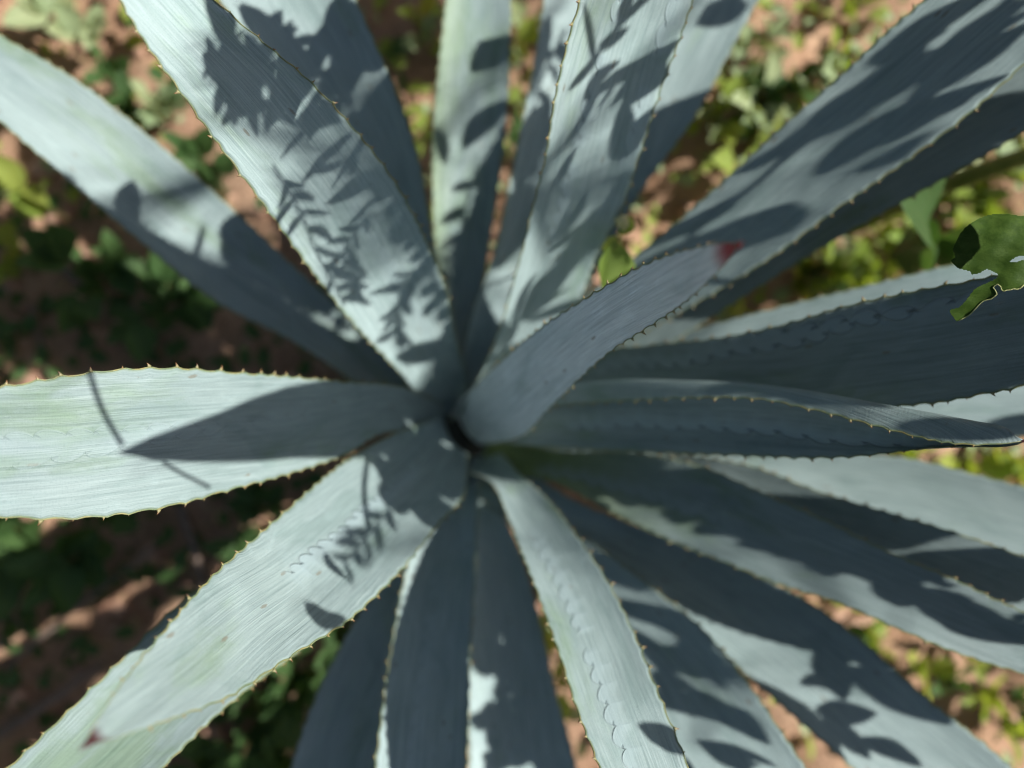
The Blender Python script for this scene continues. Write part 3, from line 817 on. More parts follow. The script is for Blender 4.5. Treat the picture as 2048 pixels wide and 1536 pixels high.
for k, (x, y) in enumerate(((1710, 925), (1790, 915), (1900, 935), (1980, 930), (2040, 945))):
    weed(x, y, 'lime', 0.05, 3, 1, 'lime weed in the gap under the folded leaf', 'weeds under the folded leaf', 150 + k, 0.12)
for k, (x, y) in enumerate(((1650, 1250), (1720, 1270), (1830, 1330), (1880, 1350), (2000, 1450), (1940, 1310), (2030, 1400), (1960, 1390))):
    weed(x, y, 'lime' if k % 3 else 'dark', 0.036, 3, 1, 'small weed on the sunlit terracotta soil at lower right', 'weeds on the sunlit soil at lower right', 160 + k, 0.07)
for k, (x, y) in enumerate(((1095, 1260), (1120, 1340))):
    weed(x, y, 'lime', 0.045, 2, 1, 'lime weed glimpsed in the gap at the bottom centre', 'weeds in the bottom centre gap', 170 + k, 0.1)

# ground cover that runs on beyond the picture, nobody could count it
def build_cover():
    b = Bag()
    g = np.random.default_rng(21)
    base = BLADES['dark'][0]
    bv = np.array([v.co[:] for v in base.vertices]); bf = [tuple(p.vertices) for p in base.polygons]
    b2, b3 = Bag(), Bag()
    for k in range(11000):
        x, y = g.uniform(-1.9, 1.9), g.uniform(-1.6, 1.6)
        q = to_px((x, y, 0.03))
        dens = 0.10 + 0.4 * (math.sin(x * 5.2 + 1) * math.sin(y * 4.6 + 0.4) > 0.1)
        if q[0] > 1350 and q[1] < 700:
            dens = 0.35 + 0.6 * (math.sin(x * 13 + 1) * math.sin(y * 11 + 0.4) > -0.25)
        elif q[0] > 1350 or (q[0] < 700 and q[1] < 450):
            dens = 0.2 + 0.5 * (math.sin(x * 13 + 1) * math.sin(y * 11 + 0.4) > 0.05)
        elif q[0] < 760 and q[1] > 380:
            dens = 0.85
        elif q[1] < 500:
            dens = 0.6
        if math.hypot(x - BASE[0], y - BASE[1]) < 0.2 or g.random() > dens:
            continue
        s = g.uniform(0.014, 0.042)
        M = orient((x, y, ground_height(x, y) + g.uniform(0.004, 0.06)), (g.normal(), g.normal(), g.uniform(-0.2, 0.5)), (g.normal() * 0.4 + 0.5, g.normal() * 0.4, 1), s)
        M = np.array(M)
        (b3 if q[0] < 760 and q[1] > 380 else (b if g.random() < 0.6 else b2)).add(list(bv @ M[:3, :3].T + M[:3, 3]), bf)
    tag(mesh_obj('shade_ground_cover', b3.V, b3.F, MAT_WEED_DARK), 'low weeds coloured dark to deepen the shade on the left', 'ground cover', None, 'stuff')  # dark leaves added to blacken the shaded ground
    tag(mesh_obj('pale_ground_cover', b2.V, b2.F, MAT_WEED_PALE), 'pale green seedlings mixed through the low weeds', 'ground cover', None, 'stuff')
    o = mesh_obj('ground_cover', b.V, b.F, MAT_WEED_LIT)
    tag(o, 'low green seedlings spread over the soil', 'ground cover', None, 'stuff')
    b = Bag()
    base = BLADES['dead'][1]
    bv = np.array([v.co[:] for v in base.vertices]); bf = [tuple(p.vertices) for p in base.polygons]
    for k in range(900):
        x, y = g.uniform(-1.3, 1.3), g.uniform(-1.05, 1.05)
        M = np.array(orient((x, y, ground_height(x, y) + 0.008), (g.normal(), g.normal(), g.uniform(-0.2, 0.2)), (g.normal() * 0.5, g.normal() * 0.5, 1), g.uniform(0.012, 0.04)))
        b.add(list(bv @ M[:3, :3].T + M[:3, 3]), bf)
    o = mesh_obj('leaf_litter', b.V, b.F, MAT_DEAD)
    tag(o, 'dry tan leaf litter scattered over the soil', 'leaf litter', None, 'stuff')
build_cover()

def build_surround():  # unseen leaf mass added to block sky light and darken the left
    b = Bag()
    g = np.random.default_rng(77)
    q = np.array([(0, 0, 0), (0.28, 0.45, 0.05), (0, 1, -0.1), (-0.28, 0.45, 0.05)])
    for k in range(9000):
        side = g.random()
        if side < 0.5:
            x, y = -1.15 - 0.9 * g.random() ** 1.3, g.uniform(-1.7, 1.7)
        elif side < 0.8:
            x, y = g.uniform(-1.8, 1.2), -1.0 - 0.8 * g.random()
        else:
            x, y = g.uniform(-1.8, 0.4), 1.0 + 0.8 * g.random()
        h = 1.25 * (0.55 + 0.45 * math.sin(x * 3.1 + y * 4.7))
        z = h * g.random()
        M = np.array(orient((x, y, z), (g.normal(), g.normal(), g.normal() * 0.5), (g.normal(), g.normal(), 1.2), g.uniform(0.05, 0.11)))
        b.add(list(q @ M[:3, :3].T + M[:3, 3]), [(0, 1, 2, 3)])
    o = mesh_obj('added_shade_undergrowth', b.V, b.F, MAT_WEED_DARK)
    tag(o, 'taller leafy undergrowth added out of view to block sky light', 'undergrowth', None, 'stuff')
build_surround()

def twig(pts, r, label):
    W = np.array([P(*p) for p in pts])
    g = np.random.default_rng(len(label) * 3)
    c = catmull(W, 14) + g.normal(0, 0.0012, (14, 3))
    V, F = tube(c - W[0], np.linspace(r, r * 0.6, 14), 7)
    o = mesh_obj('dry_twig', V, F, MAT_DRY, loc=tuple(W[0]))
    tag(o, label, 'twig', 'dry twigs on the soil')
twig(((-10, 1360, 1.28), (120, 1240, 1.26), (330, 1080, 1.27)), 0.0055, 'long dry twig lying across the dark soil below the left leaf')
twig(((-10, 1300, 1.29), (60, 1220, 1.29), (150, 1120, 1.28)), 0.007, 'short dry twig near the left edge below the oval leaved weed')
twig(((360, 1010, 1.28), (395, 1120, 1.27), (420, 1230, 1.28)), 0.008, 'dry twig poking out under the left pointing leaf')
twig(((110, 520, 1.2), (150, 560, 1.21), (200, 600, 1.25)), 0.008, 'pale pinkish twig in the shade above the left pointing leaf')
twig(((60, 610, 1.28), (80, 680, 1.28), (95, 760, 1.28)), 0.005, 'thin dry twig near the left edge above the left pointing leaf')
twig(((-20, 1480, 1.27), (90, 1410, 1.27), (200, 1330, 1.28)), 0.010, 'thick grey twig beside the lower left corner leaf')

# ------------------------------------------------------------------ the unseen tree at the right, its leaves placed to throw the dappled shade
SHRUB_AT = np.array((2.6, 1.5, 0.0))
SHRUB = empty('leafy_tree', tuple(SHRUB_AT), 'leafy tree hanging in from the right with a chewed dark green leaf', 'tree')
MAT_SHRUB = simple_leaf_mat('shrub_leaf', ((0.045, 0.085, 0.02), (0.07, 0.12, 0.03), (0.06, 0.10, 0.03)), 0.2)
MAT_BARK = plain_mat('shrub_bark', (0.12, 0.10, 0.05), (0.20, 0.17, 0.09), 60, 0.8)
E1 = np.array((-math.sin(SUN_AZ), math.cos(SUN_AZ), 0.0))
SV = np.array(S)
E2 = np.cross(SV, E1)
SHRUB_TIPS = []

def cast_point(px, py):
    d = Vector(P(px, py, 1.0)) - CAMV
    h = LBVH.ray_cast(CAMV, d.normalized(), 3.0)
    if h[0] is None:
        return None
    return np.array(h[0])

def shade_leaf(pts, width, shape='leaf', tmin=0.42):
    """an unseen leaf, shaped so that its shadow falls along these spots of the agave"""
    ref = cast_point(*pts[len(pts) // 2])
    if ref is None:
        return
    hr = LBVH.ray_cast(CAMV, (Vector(ref) - CAMV).normalized(), 3.0)
    lid = FACE_LEAF[hr[2]]
    Q = []
    for p in pts:
        q = cast_point(*p)
        if q is None or abs(q[2] - ref[2]) > (0.6 if shape == 'spear' else 0.09):      # past the edge of that leaf: stay at its level
            q = P(p[0], p[1], CAM_H - ref[2])
        Q.append(q)
    Q = np.array(Q)
    t = tmin + random.uniform(0, 0.12)
    while t < 1.6:
        W = Q + SV * t
        if not any(in_frame(w, 90) for w in W):
            break
        t += 0.04
    c = catmull(Q, 9)
    # flatten towards its own plane so that it is a real blade, not a copy of the relief below
    mean = c.mean(0)
    c = c - np.outer((c - mean) @ SV * 0.75, SV)
    c = c + SV * t
    dm = CAM_H - Q[:, 2].mean()
    w = width * dm / FPX
    n = len(c)
    T = norm(np.gradient(c, axis=0))
    A = norm(np.cross(T, SV))
    V, F = [], []
    us = (-1, -0.5, 0, 0.5, 1)
    g = np.random.default_rng(int(pts[0][0] * 3 + pts[0][1]))
    for j in range(n):
        s = j / (n - 1)
        if shape == 'leaf':
            k = math.sin(math.pi * (0.04 + 0.95 * s ** 0.85)) ** 0.75
        elif shape == 'spear':
            k = (1 - s) ** 0.75
        elif shape == 'stem':
            k = 1.0
        else:
            k = min(1.0, 3.2 * s + 0.25, 3.2 * (1 - s) + 0.15)
        for u in us:
            jit = 1 + g.uniform(-0.08, 0.08) * (abs(u) == 1)
            V.append(c[j] + A[j] * u * w * 0.5 * k * jit - SV * 0.10 * w * u * u - SHRUB_AT)
    if shape in ('leaf', 'broad'):                       # it must not stand in the light of another agave leaf
        bad = 0
        for v in V:
            hh = LBVH.ray_cast(Vector(v + SHRUB_AT), -S, 3.0)
            bad += hh[0] is not None and FACE_LEAF[hh[2]] != lid
        if bad > (0.55 if lid == 0 else 0.35) * len(V):
            return
    m = len(us)
    for j in range(n - 1):
        for i in range(m - 1):
            F.append((j * m + i, j * m + i + 1, (j + 1) * m + i + 1, (j + 1) * m + i))
    if shape == 'stem':
        V, F = tube(c - SHRUB_AT, w * 0.5, 6)
        mesh_obj('twig', V, F, MAT_BARK, SHRUB)
        SHRUB_TIPS.append(c[0])
    else:
        mesh_obj('leaf', V, F, MAT_SHRUB, SHRUB)  # placed and shaped for the shadow it throws
        SHRUB_TIPS.append(c[0])

def frond(path, n, length, width, spread=0.9, tmin=0.42):
    """feathery spray: a thin rib with narrow leaflets to both sides"""
    c = catmull(np.array(path, float), 30)
    shade_leaf([tuple(c[0]), tuple(c[15]), tuple(c[29])], 6, 'stem', tmin)
    T = norm(np.gradient(c, axis=0))
    g = random.Random(int(path[0][0] + path[0][1]))
    for k in range(n):
        j = int(3 + 26 * k / max(1, n - 1))
        j = min(j, 29)
        sd = 1 if k % 2 else -1
        nrm = np.array((-T[j][1], T[j][0])) * sd
        dr = norm(T[j] * g.uniform(0.5, 1.1) + nrm * spread)
        ln = length * g.uniform(0.6, 1.15) * (0.6 + 0.4 * math.sin(math.pi * (k + 0.6) / n))
        e = c[j] + dr * ln
        mdp = (c[j] + e) / 2 + np.array((-dr[1], dr[0])) * ln * g.uniform(-0.14, 0.14)
        shade_leaf([tuple(c[j]), tuple(mdp), tuple(e)], width * g.uniform(0.7, 1.35), 'leaf', tmin)

STROKES = [
    # upper left leaf with the feathery shade
    ([(770, 345), (710, 375), (650, 410)], 30, 'leaf'),
    ([(915, 690), (850, 705), (790, 715)], 40, 'broad'), ([(665, 215), (610, 260), (560, 320)], 16, 'leaf'), ([(700, 270), (650, 315), (600, 370)], 20, 'leaf'),
    # low left leaf
    ([(266, 362), (255, 420), (285, 490)], 48, 'leaf'), ([(222, 405), (238, 450), (275, 490)], 13, 'leaf'), ([(338, 452), (350, 520), (385, 590)], 55, 'leaf'), ([(408, 448), (395, 500), (380, 560)], 14, 'leaf'),
    # leaf behind at the top
    ([(720, 20), (650, 90), (580, 170)], 34, 'leaf'), ([(480, 10), (560, 90), (640, 150)], 60, 'leaf'), ([(760, 140), (730, 70), (690, 0)], 60, 'leaf'), ([(690, 150), (640, 190), (640, 250)], 44, 'leaf'),
    # narrow top leaf
    ([(1020, 70), (985, 105), (942, 145)], 62, 'leaf'), ([(1010, 200), (960, 250), (925, 300)], 40, 'leaf'), ([(870, 255), (885, 290), (890, 330)], 26, 'leaf'), ([(985, 430), (930, 440), (890, 470)], 60, 'broad'), ([(965, 520), (930, 560), (900, 600)], 80, 'broad'),
    # slim leaf beside it
    ([(1100, 30), (1080, 110), (1060, 200)], 34, 'leaf'), ([(1090, 210), (1060, 290), (1030, 380)], 70, 'broad'), ([(1060, 370), (1030, 440), (990, 540)], 80, 'broad'), ([(1010, 560), (980, 600), (950, 640)], 30, 'leaf'),
    # pale leaf behind it
    ([(1495, 10), (1440, 25), (1390, 50)], 56, 'leaf'),
    # bright lower left leaf
    ([(738, 905), (728, 980), (738, 1060)], 14, 'stem'), ([(650, 1105), (662, 1130), (695, 1158)], 20, 'leaf'), ([(610, 1205), (650, 1238), (715, 1240)], 40, 'leaf'),
    # left pointing leaf: a blade added to throw the pointed shadow
    ([(770, 825), (600, 845), (420, 880), (232, 906)], 205, 'spear'),
    # shaded leaves on the right: mostly broad blades added to keep them dark
    ([(1480, 720), (1680, 712), (1830, 700)], 170, 'broad'), ([(1780, 705), (1920, 690), (2060, 660)], 190, 'broad'),
    ([(1380, 640), (1500, 560), (1640, 460)], 130, 'broad'), ([(1600, 480), (1760, 370), (1900, 280)], 130, 'broad'), ([(1850, 310), (1950, 250), (2060, 180)], 140, 'broad'),
    ([(1540, 1010), (1680, 1050), (1800, 1100)], 90, 'broad'), ([(1800, 1110), (1920, 1150), (2050, 1200)], 100, 'broad'),
    ([(1250, 950), (1400, 985), (1540, 1040)], 70, 'leaf'), ([(1500, 1020), (1680, 1100), (1840, 1180)], 60, 'leaf'), ([(1820, 1180), (1940, 1240), (2060, 1290)], 60, 'leaf'),
    ([(166, 742), (205, 820), (245, 890)], 11, 'stem'), ([(325, 925), (370, 950), (420, 975)], 9, 'stem'),
    # spotted leaf at the bottom
    # banded leaf and the broad dark one, lower right
    ([(1200, 1190), (1310, 1230), (1420, 1300)], 36, 'leaf'), ([(1280, 1290), (1380, 1330), (1480, 1350)], 46, 'leaf'), ([(1320, 1400), (1430, 1420), (1540, 1490)], 42, 'leaf'), ([(1400, 1480), (1460, 1520), (1520, 1530)], 30, 'leaf'),
    ([(1490, 1350), (1590, 1430), (1690, 1520)], 60, 'leaf'), ([(1720, 1330), (1800, 1390), (1900, 1450)], 56, 'leaf'),
    ([(1650, 1250), (1560, 1170), (1460, 1150)], 40, 'leaf'), ([(1700, 1380), (1640, 1360), (1600, 1370)], 30, 'leaf'),
    # scalloped leaf at the bottom
    ([(1370, 1500), (1320, 1470), (1275, 1450)], 46, 'leaf'),
]
for (pp, wd, sh) in STROKES:
    shade_leaf(pp, wd, sh)
for fr in (
    # upper left leaf
    ([(545, 330), (600, 430), (650, 540), (690, 610)], 18, 80, 14), ([(850, 520), (800, 590), (790, 680)], 13, 64, 13), ([(740, 430), (690, 500), (700, 580)], 11, 52, 11),
    # leaf behind it
    ([(540, 40), (620, 130), (650, 240)], 14, 80, 16), ([(740, 40), (690, 120), (650, 220)], 10, 66, 18), ([(800, 260), (790, 360), (830, 450)], 12, 90, 30), ([(830, 470), (860, 540), (880, 620)], 9, 60, 24),
    # bright lower left leaf
    ([(790, 1000), (735, 1070), (690, 1125)], 9, 70, 18, 0.9, 0.85),
    # slim leaf and narrow leaf at the top
    ([(1130, 60), (1080, 170), (1050, 280)], 9, 70, 18), ([(960, 330), (930, 420), (920, 520)], 8, 60, 20),
):
    frond(*fr)

def streaks(poly, way, n, ln, wd, seed, wob=0.25):
    """slanting narrow leaves over one agave leaf, uneven in length, width and lean"""
    g = random.Random(seed)
    xs = [p[0] for p in poly]; ys = [p[1] for p in poly]
    k = 0
    while k < n:
        x, y = g.uniform(min(xs), max(xs)), g.uniform(min(ys), max(ys))
        ins = False
        for a, b in zip(poly, poly[1:] + poly[:1]):
            if (a[1] > y) != (b[1] > y) and x < (b[0] - a[0]) * (y - a[1]) / (b[1] - a[1]) + a[0]:
                ins = not ins
        if not ins:
            continue
        k += 1
        a = math.atan2(way[1], way[0]) + g.gauss(0, wob)
        l = g.uniform(*ln)
        dx, dy = math.cos(a) * l / 2, math.sin(a) * l / 2
        bx, by = -dy * g.uniform(-0.16, 0.16), dx * g.uniform(-0.16, 0.16)
        shade_leaf([(x - dx, y - dy), (x + bx, y + by), (x + dx, y + dy)], g.uniform(*wd), 'leaf')
streaks([(1165, 0), (1300, 0), (1260, 200), (1180, 350), (1100, 400), (1110, 200)], (0.5, -0.86), 12, (60, 150), (12, 30), 1)
streaks([(1300, 60), (1330, 150), (1270, 330), (1230, 430), (1160, 420), (1200, 260)], (0.66, -0.75), 10, (80, 170), (14, 36), 2)
streaks([(1100, 420), (1220, 450), (1150, 600), (1000, 740), (1020, 620)], (0.62, -0.78), 14, (60, 150), (11, 26), 3)
streaks([(1900, 20), (2020, 110), (1700, 380), (1450, 520), (1380, 440), (1600, 250)], (0.86, -0.5), 22, (130, 330), (20, 52), 4, 0.12)
streaks([(600, 200), (720, 290), (800, 420), (700, 420), (600, 330)], (0.75, -0.65), 6, (60, 130), (10, 18), 5)
streaks([(400, 10), (520, 60), (600, 150), (560, 240), (520, 310), (450, 220)], (0.5, -0.85), 26, (60, 150), (14, 30), 15, 0.45)
streaks([(400, 10), (450, 40), (520, 200), (510, 310), (450, 200)], (0.45, 0.9), 8, (90, 170), (20, 40), 16, 0.2)
streaks([(440, 20), (700, 10), (770, 170), (700, 300)], (0.45, -0.9), 14, (60, 150), (20, 50), 6)
streaks([(800, 1160), (760, 1400), (740, 1530), (600, 1530), (660, 1340), (740, 1220)], (0.3, -0.95), 14, (70, 150), (22, 46), 7, 0.5)
streaks([(1200, 1110), (1340, 1210), (1500, 1380), (1590, 1530), (1400, 1530), (1300, 1330)], (0.9, 0.42), 10, (90, 190), (16, 36), 8)
streaks([(1250, 1060), (1600, 1200), (1850, 1400), (2000, 1530), (1720, 1530), (1480, 1330), (1290, 1170)], (0.85, 0.5), 12, (110, 240), (24, 56), 9, 0.4)

SHADE_BLADES, SHADE_TWIGS = Bag(), Bag()
def blade_points(c0, d, size):
    n_ = norm(np.cross(d, SV))
    V, F = [], []
    for j in range(6):
        s_ = j / 5
        k = math.sin(math.pi * (0.05 + 0.93 * s_ ** 0.85)) ** 0.7
        for u in (-1, 0, 1):
            V.append(c0 + d * size * (s_ - 0.5) * 1.5 + n_ * u * k * size * 0.5 - SV * 0.1 * size * u * u)
    for j in range(5):
        for i_ in range(2):
            F.append((j * 3 + i_, j * 3 + i_ + 1, j * 3 + i_ + 4, j * 3 + i_ + 3))
    return V, F

def hang(V, F, c0, k):
    SHADE_BLADES.add([v - SHRUB_AT for v in V], F)
    if k % 3 == 0:
        e = c0 + SV * max(0.3, 2.3 - c0 @ SV)
        tv, tf = tube(np.array([c0, (c0 + e) / 2 + SV * 0.01, e]) - SHRUB_AT, 0.0006, 4)
        SHADE_TWIGS.add(tv, tf)

def fill_shade(polys, step=24, size=0.030, tmin=0.45, spill=False, prob=1.0, only=None):
    """unseen blades added to block the sun where parts of the agave lie dark"""
    g = random.Random(17)
    cnt = 0
    for poly in polys:
        xs = [p[0] for p in poly]; ys = [p[1] for p in poly]
        for px in range(min(xs), max(xs), step):
            for py in range(min(ys), max(ys), step):
                x, y = px + g.uniform(-6, 6), py + g.uniform(-6, 6)
                ins = False
                for a, b in zip(poly, poly[1:] + poly[:1]):
                    if (a[1] > y) != (b[1] > y) and x < (b[0] - a[0]) * (y - a[1]) / (b[1] - a[1]) + a[0]:
                        ins = not ins
                if not ins or g.random() > prob:
                    continue
                h = LBVH.ray_cast(CAMV, (Vector(P(x, y, 1.0)) - CAMV).normalized(), 3.0)
                if h[0] is None:
                    continue
                lid = FACE_LEAF[h[2]]
                if only is not None and lid not in only:
                    continue
                if LBVH.ray_cast(h[0] + S * 0.004 + Vector((0, 0, 0.002)), S, 3.0)[0] is not None:
                    continue
                p = np.array(h[0])
                t = tmin + g.uniform(0, 0.1)
                while in_frame(p + SV * t, 120) and t < 1.5:
                    t += 0.05
                c0 = p + SV * t
                a = g.uniform(0, 6.28)
                d = E1 * math.cos(a) + E2 * math.sin(a)
                sz = size * g.uniform(0.85, 1.2)
                for attempt in range(3):
                    V, F = blade_points(c0, d, sz)
                    ok = True
                    for v in V:
                        hh = LBVH.ray_cast(Vector(v), -S, 3.0)
                        if not spill and hh[0] is not None and FACE_LEAF[hh[2]] != lid:
                            ok = False
                            break
                    if ok:
                        hang(V, F, c0, cnt); cnt += 1
                        break
                    sz *= 0.6

def ground_shade(boxes, step=38, size=0.058):  # unseen blades added to darken open ground
    g = random.Random(91)
    for (x0, y0, x1, y1, prob) in boxes:
        for px in range(x0, x1, step):
            for py in range(y0, y1, step):
                if g.random() > prob:
                    continue
                x, y = px + g.uniform(-18, 18), py + g.uniform(-18, 18)
                p = P(x, y, CAM_H)
                if LBVH.ray_cast(CAMV, (Vector(p) - CAMV).normalized(), 1.25)[0] is not None:
                    continue
                if LBVH.ray_cast(Vector(p) + Vector((0, 0, 0.01)), S, 3.0)[0] is not None:
                    continue
                t = g.uniform(1.5, 1.75)
                c0 = p + SV * t
                if in_frame(c0, 200):
                    continue
                a = g.uniform(0, 6.28)
                d = E1 * math.cos(a) + E2 * math.sin(a)
                for sz in (size, size * 0.6):
                    V, F = blade_points(c0, d, sz)
                    if not any(LBVH.ray_cast(Vector(v), -S, 3.0)[0] is not None for v in V):
                        hang(V, F, c0, px // step)
                        break
fill_shade((
    [(890, 1000), (800, 1180), (770, 1360), (762, 1536), (935, 1536), (945, 1150), (950, 1010)],       # slate blue leaf
    [(1000, 1010), (1000, 1536), (1150, 1536), (1080, 1240), (1040, 1090)],                            # blurred leaf at the bottom
    [(940, 1000), (940, 1320), (1000, 1320), (1000, 1000)],
    [(1200, 720), (1500, 670), (2048, 560), (2048, 770), (1600, 810), (1250, 790)],                    # teal leaf
    [(1050, 780), (2048, 850), (2048, 900), (1600, 910), (1000, 900)],                                 # folded leaf
))
fill_shade(([(915, 835), (790, 880), (762, 920), (752, 990), (800, 1000), (850, 1040), (880, 1030), (925, 960)],), spill=True, size=0.026)     # bright leaf near the centre
fill_shade(([(940, 1000), (945, 1320), (1030, 1320), (1010, 1000)], [(948, 1400), (948, 1450), (1020, 1450), (1020, 1400)], [(985, 1320), (985, 1536), (1040, 1536), (1040, 1320)]), spill=True, size=0.022, only=(19,))   # blurred leaf at the bottom
fill_shade(([(1200, 905), (1400, 925), (1600, 1020), (1910, 1165), (2048, 1240), (2048, 1280), (1900, 1215), (1720, 1150), (1560, 1090), (1400, 1030), (1220, 990)],), step=30, size=0.022, prob=0.6, only=(15,))     # long leaf, lower right
fill_shade(([(485, 445), (640, 560), (720, 650), (730, 765), (630, 700), (600, 650), (560, 600), (490, 550), (460, 500)],), only=(0,))     # low left leaf
fill_shade(([(740, 330), (800, 250), (870, 480), (870, 640), (800, 560)],), only=(2,))                                      # leaf behind at the top
fill_shade(([(850, 770), (905, 640), (960, 640), (1010, 730), (1010, 900), (920, 940), (850, 870)],), spill=True, size=0.024, step=20, prob=0.9)   # heart of the rosette
fill_shade(([(760, 785), (850, 785), (850, 870), (770, 870)],), spill=True, size=0.024, step=18)   # where the left leaf meets the heart
fill_shade(([(1050, 895), (1210, 900), (1230, 1000), (1080, 960)],), size=0.022, step=20, spill=True, only=(15,))   # base of the long leaf, lower right
ground_shade(((0, 430, 470, 760, 0.95), (0, 1040, 560, 1536, 1.0), (660, 0, 880, 420, 0.9), (480, 1200, 800, 1536, 0.6), (880, 560, 1000, 900, 1.0), (1040, 150, 1260, 420, 0.5)))

mesh_obj('added_shade_blades', SHADE_BLADES.V, SHADE_BLADES.F, MAT_SHRUB, SHRUB, kind='stuff')  # added out of view only to block the sun
mesh_obj('added_shade_twigs', SHADE_TWIGS.V, SHADE_TWIGS.F, MAT_BARK, SHRUB, kind='stuff')  # added to carry the sun-blocking blades

def build_branches():
    """long hanging twigs run back from every leaf towards the light, to limbs of the tree they hang from"""
    tips = np.array(SHRUB_TIPS)
    a = tips @ E1
    lo, hi = a.min(), a.max()
    nb = 5
    crown = SHRUB_AT + np.array((0, 0, 2.1))
    V, F = tube(np.array([(0, 0, -0.05), (0.03, 0.0, 0.7), (-0.02, 0.03, 1.4), (0, 0, 2.1)]), [0.06, 0.05, 0.045, 0.03], 10)
    mesh_obj('trunk', V, F, MAT_BARK, SHRUB)
    for b in range(nb):
        ac = lo + (hi - lo) * (b + 0.5) / nb
        sel = tips[np.abs(a - ac) <= (hi - lo) / nb * 0.5 + 1e-6]
        if not len(sel):
            continue
        node = sel.mean(0); node = node + SV * (2.9 - node @ SV)
        c = catmull(np.array([crown - np.array((0, 0, 0.3)), crown * 0.6 + node * 0.4 + np.array((0, 0, 0.2)), node]), 14)
        V, F = tube(c - SHRUB_AT, np.linspace(0.014, 0.004, 14), 7)
        mesh_obj('branch', V, F, MAT_BARK, SHRUB)
        for p in sel:
            e = p + SV * (2.3 - p @ SV)
            c = catmull(np.array([p, p * 0.5 + e * 0.5, e, node]), 12)
            V, F = tube(c - SHRUB_AT, np.linspace(0.0006, 0.0014, 12), 5)
            mesh_obj('twig', V, F, MAT_BARK, SHRUB)
build_branches()

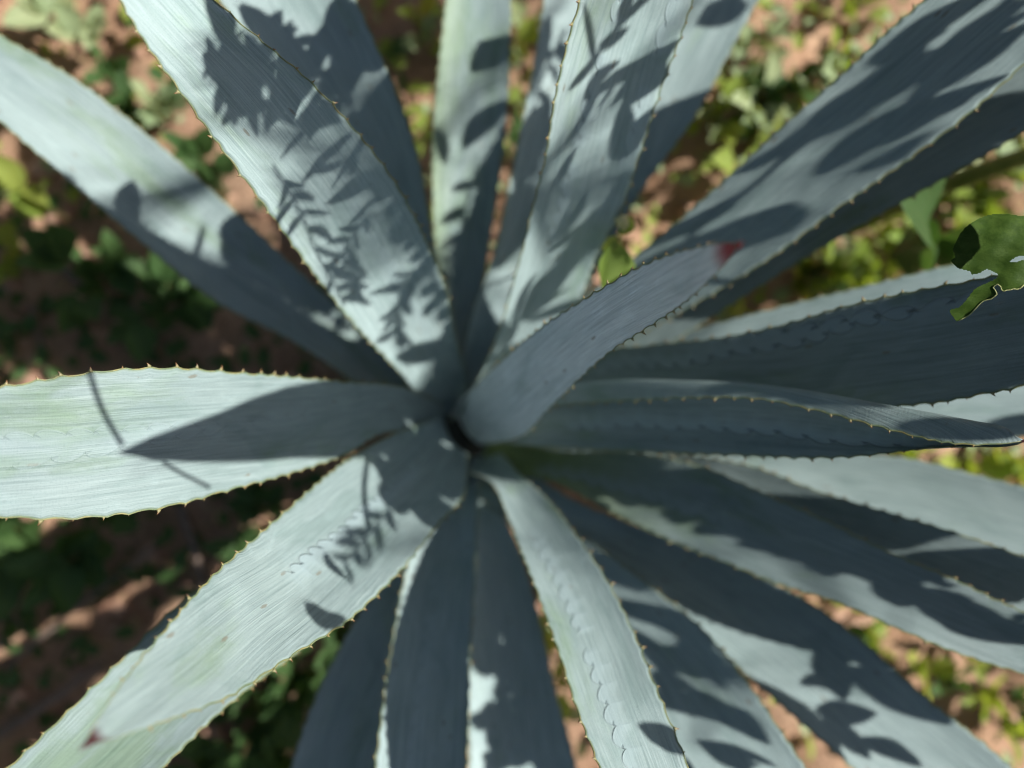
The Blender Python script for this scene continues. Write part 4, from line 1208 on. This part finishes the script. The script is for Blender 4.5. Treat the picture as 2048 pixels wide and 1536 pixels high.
# the chewed leaf that hangs into the picture
def build_chewed():
    D0 = 0.585
    out = [(1310, 760), (1325, 720), (1340, 690), (1365, 640), (1390, 590), (1430, 545), (1470, 510), (1520, 478), (1580, 445), (1630, 424), (1680, 410), (1740, 400), (1800, 395), (1900, 405), (2038, 425), (2180, 460), (2330, 540), (2450, 660), (2520, 800), (2500, 960), (2400, 1080), (2260, 1130), (2150, 1120),
           (2080, 1100), (2038, 1125), (2000, 1160), (1965, 1172), (1940, 1165), (1900, 1175), (1860, 1180), (1825, 1192), (1805, 1170), (1795, 1140), (1770, 1120), (1735, 1135), (1720, 1155), (1745, 1185), (1760, 1220), (1735, 1245), (1700, 1270), (1660, 1278), (1620, 1290), (1580, 1325), (1540, 1370), (1505, 1410), (1470, 1440),
           (1420, 1465), (1370, 1495), (1340, 1490), (1310, 1450), (1290, 1425), (1272, 1390), (1300, 1372), (1370, 1360), (1410, 1325), (1440, 1290), (1480, 1235), (1520, 1180), (1560, 1150), (1600, 1130), (1660, 1105), (1720, 1080), (1765, 1050), (1780, 1022), (1760, 1005), (1725, 990), (1690, 972), (1650, 965), (1615, 985), (1590, 1000), (1550, 1015),
           (1510, 1020), (1492, 1000), (1480, 985), (1430, 972), (1380, 960), (1350, 945), (1330, 925), (1305, 905), (1285, 880), (1300, 862), (1335, 845), (1325, 815), (1335, 800), (1310, 785)]
    hole = [(1895, 890), (1920, 862), (1960, 838), (2010, 828), (2050, 830), (2060, 850), (2030, 868), (1980, 885), (1930, 893)]
    def w(c):
        x, y = 1650 + c[0] / 5.12, 350 + c[1] / 5.12
        return Vector((x, y, 0))
    def inside(poly, x, y):
        r = False
        for (a, b) in zip(poly, poly[1:] + poly[:1]):
            if (a.y > y) != (b.y > y) and x < (b.x - a.x) * (y - a.y) / (b.y - a.y) + a.x:
                r = not r
        return r
    po, ph = [w(c) for c in out], [w(c) for c in hole]
    def lift(x, y):
        a, b = (x - 1990) / 100.0, (y - 520) / 100.0
        return D0 - 0.006 * math.sin(a * 1.9) + 0.010 * b * b + 0.0004 * math.sin(a * 9 + b * 5) + 0.0002 * math.sin(b * 16 - a * 6) - 0.004 * abs(b + 0.35 * a)
    st = 2.0
    xs = np.arange(1896, 2146, st); ys = np.arange(424, 646, st)
    idx, V, F = {}, [], []
    def vid(i, j):
        if (i, j) not in idx:
            x, y = xs[i], ys[j]
            idx[(i, j)] = len(V)
            V.append(P(x, y, lift(x, y)) - SHRUB_AT)
        return idx[(i, j)]
    for i in range(len(xs) - 1):
        for j in range(len(ys) - 1):
            x, y = xs[i] + st / 2, ys[j] + st / 2
            if inside(po, x, y) and not inside(ph, x, y):
                F.append((vid(i, j), vid(i, j + 1), vid(i + 1, j + 1), vid(i + 1, j)))
    me = bpy.data.meshes.new('leaf')
    me.from_pydata([tuple(v) for v in V], [], F)
    me.polygons.foreach_set('use_smooth', [True] * len(F))
    m = NT('chewed_leaf')
    tc = m.n('ShaderNodeTexCoord'); q = tc.outputs['Object']
    n1 = m.noise(q, 120.0, 4, 0.6); n2 = m.noise(m.scale(q, (1, 2.5, 1)), 260.0, 3, 0.7)
    col = m.mix(m.ramp(n1, 0.35, 0.7), (0.035, 0.070, 0.010), (0.060, 0.105, 0.018))
    col = m.mix(m.ramp(n2, 0.74, 0.78, 0, 0.9), col, (0.30, 0.36, 0.14))
    me.materials.append(m.finish(m.bsdf(col, 0.5, 0.08, n2, 0.0008, 0.5)))
    o = bpy.data.objects.new('leaf', me); COL.objects.link(o); o.parent = SHRUB
    o['label'] = 'dark green chewed leaf with a hole and ragged edge'
    rim = [P(*(lambda v: (v.x, v.y, lift(v.x, v.y) - 0.0004))(w(c))) - SHRUB_AT for c in out[24:48]]
    V, F = tube(np.array(rim), 0.00045, 5)
    mesh_obj('lit_torn_edge', V, F, plain_mat('lit_torn_edge', (0.36, 0.40, 0.14), (0.48, 0.48, 0.22), 300, 0.5), o)  # pale rim: light along the ragged edge put into the colour
    pt = catmull(np.array([P(2140, 480, D0), P(2300, 420, D0 + 0.01), np.array((0.85, 0.45, 0.95)), SHRUB_AT + np.array((0, 0, 1.2))]), 16) - SHRUB_AT
    V, F = tube(pt, np.linspace(0.0015, 0.004, 16), 6)
    mesh_obj('petiole', V, F, MAT_BARK, SHRUB)
build_chewed()

def build_stalk():
    pts = catmull(np.array([P(1700, 455, 1.24), P(1840, 392, 1.10), P(1960, 345, 1.02), P(2120, 290, 0.94), P(2300, 240, 0.9)]), 18)
    V, F = tube(pts - pts[0], np.linspace(0.016, 0.010, 18), 10)
    o = mesh_obj('weed_stalk', V, F, plain_mat('stalk_olive', (0.13, 0.15, 0.03), (0.24, 0.24, 0.06), 30, 0.5), loc=tuple(pts[0]))
    tag(o, 'thick olive green stalk under the dark upper right leaf', 'stalk')
build_stalk()

# things of a group in the order they stand, left to right
ORD = ('first', 'second', 'third', 'fourth', 'fifth', 'sixth', 'seventh', 'eighth', 'ninth', 'tenth', 'eleventh', 'twelfth', 'thirteenth', 'fourteenth', 'fifteenth', 'sixteenth', 'seventeenth', 'eighteenth', 'nineteenth', 'twentieth')
byl = {}
for o in bpy.data.objects:
    if o.name.startswith('weed') and o.get('group') and o.parent is None:
        byl.setdefault(o['label'], []).append(o)
for lab, obs in byl.items():
    obs.sort(key=lambda o: o.location.x)
    if len(obs) > 1:
        for o, w_ in zip(obs, ORD):
            o['label'] = lab + ', ' + w_ + ' from left'
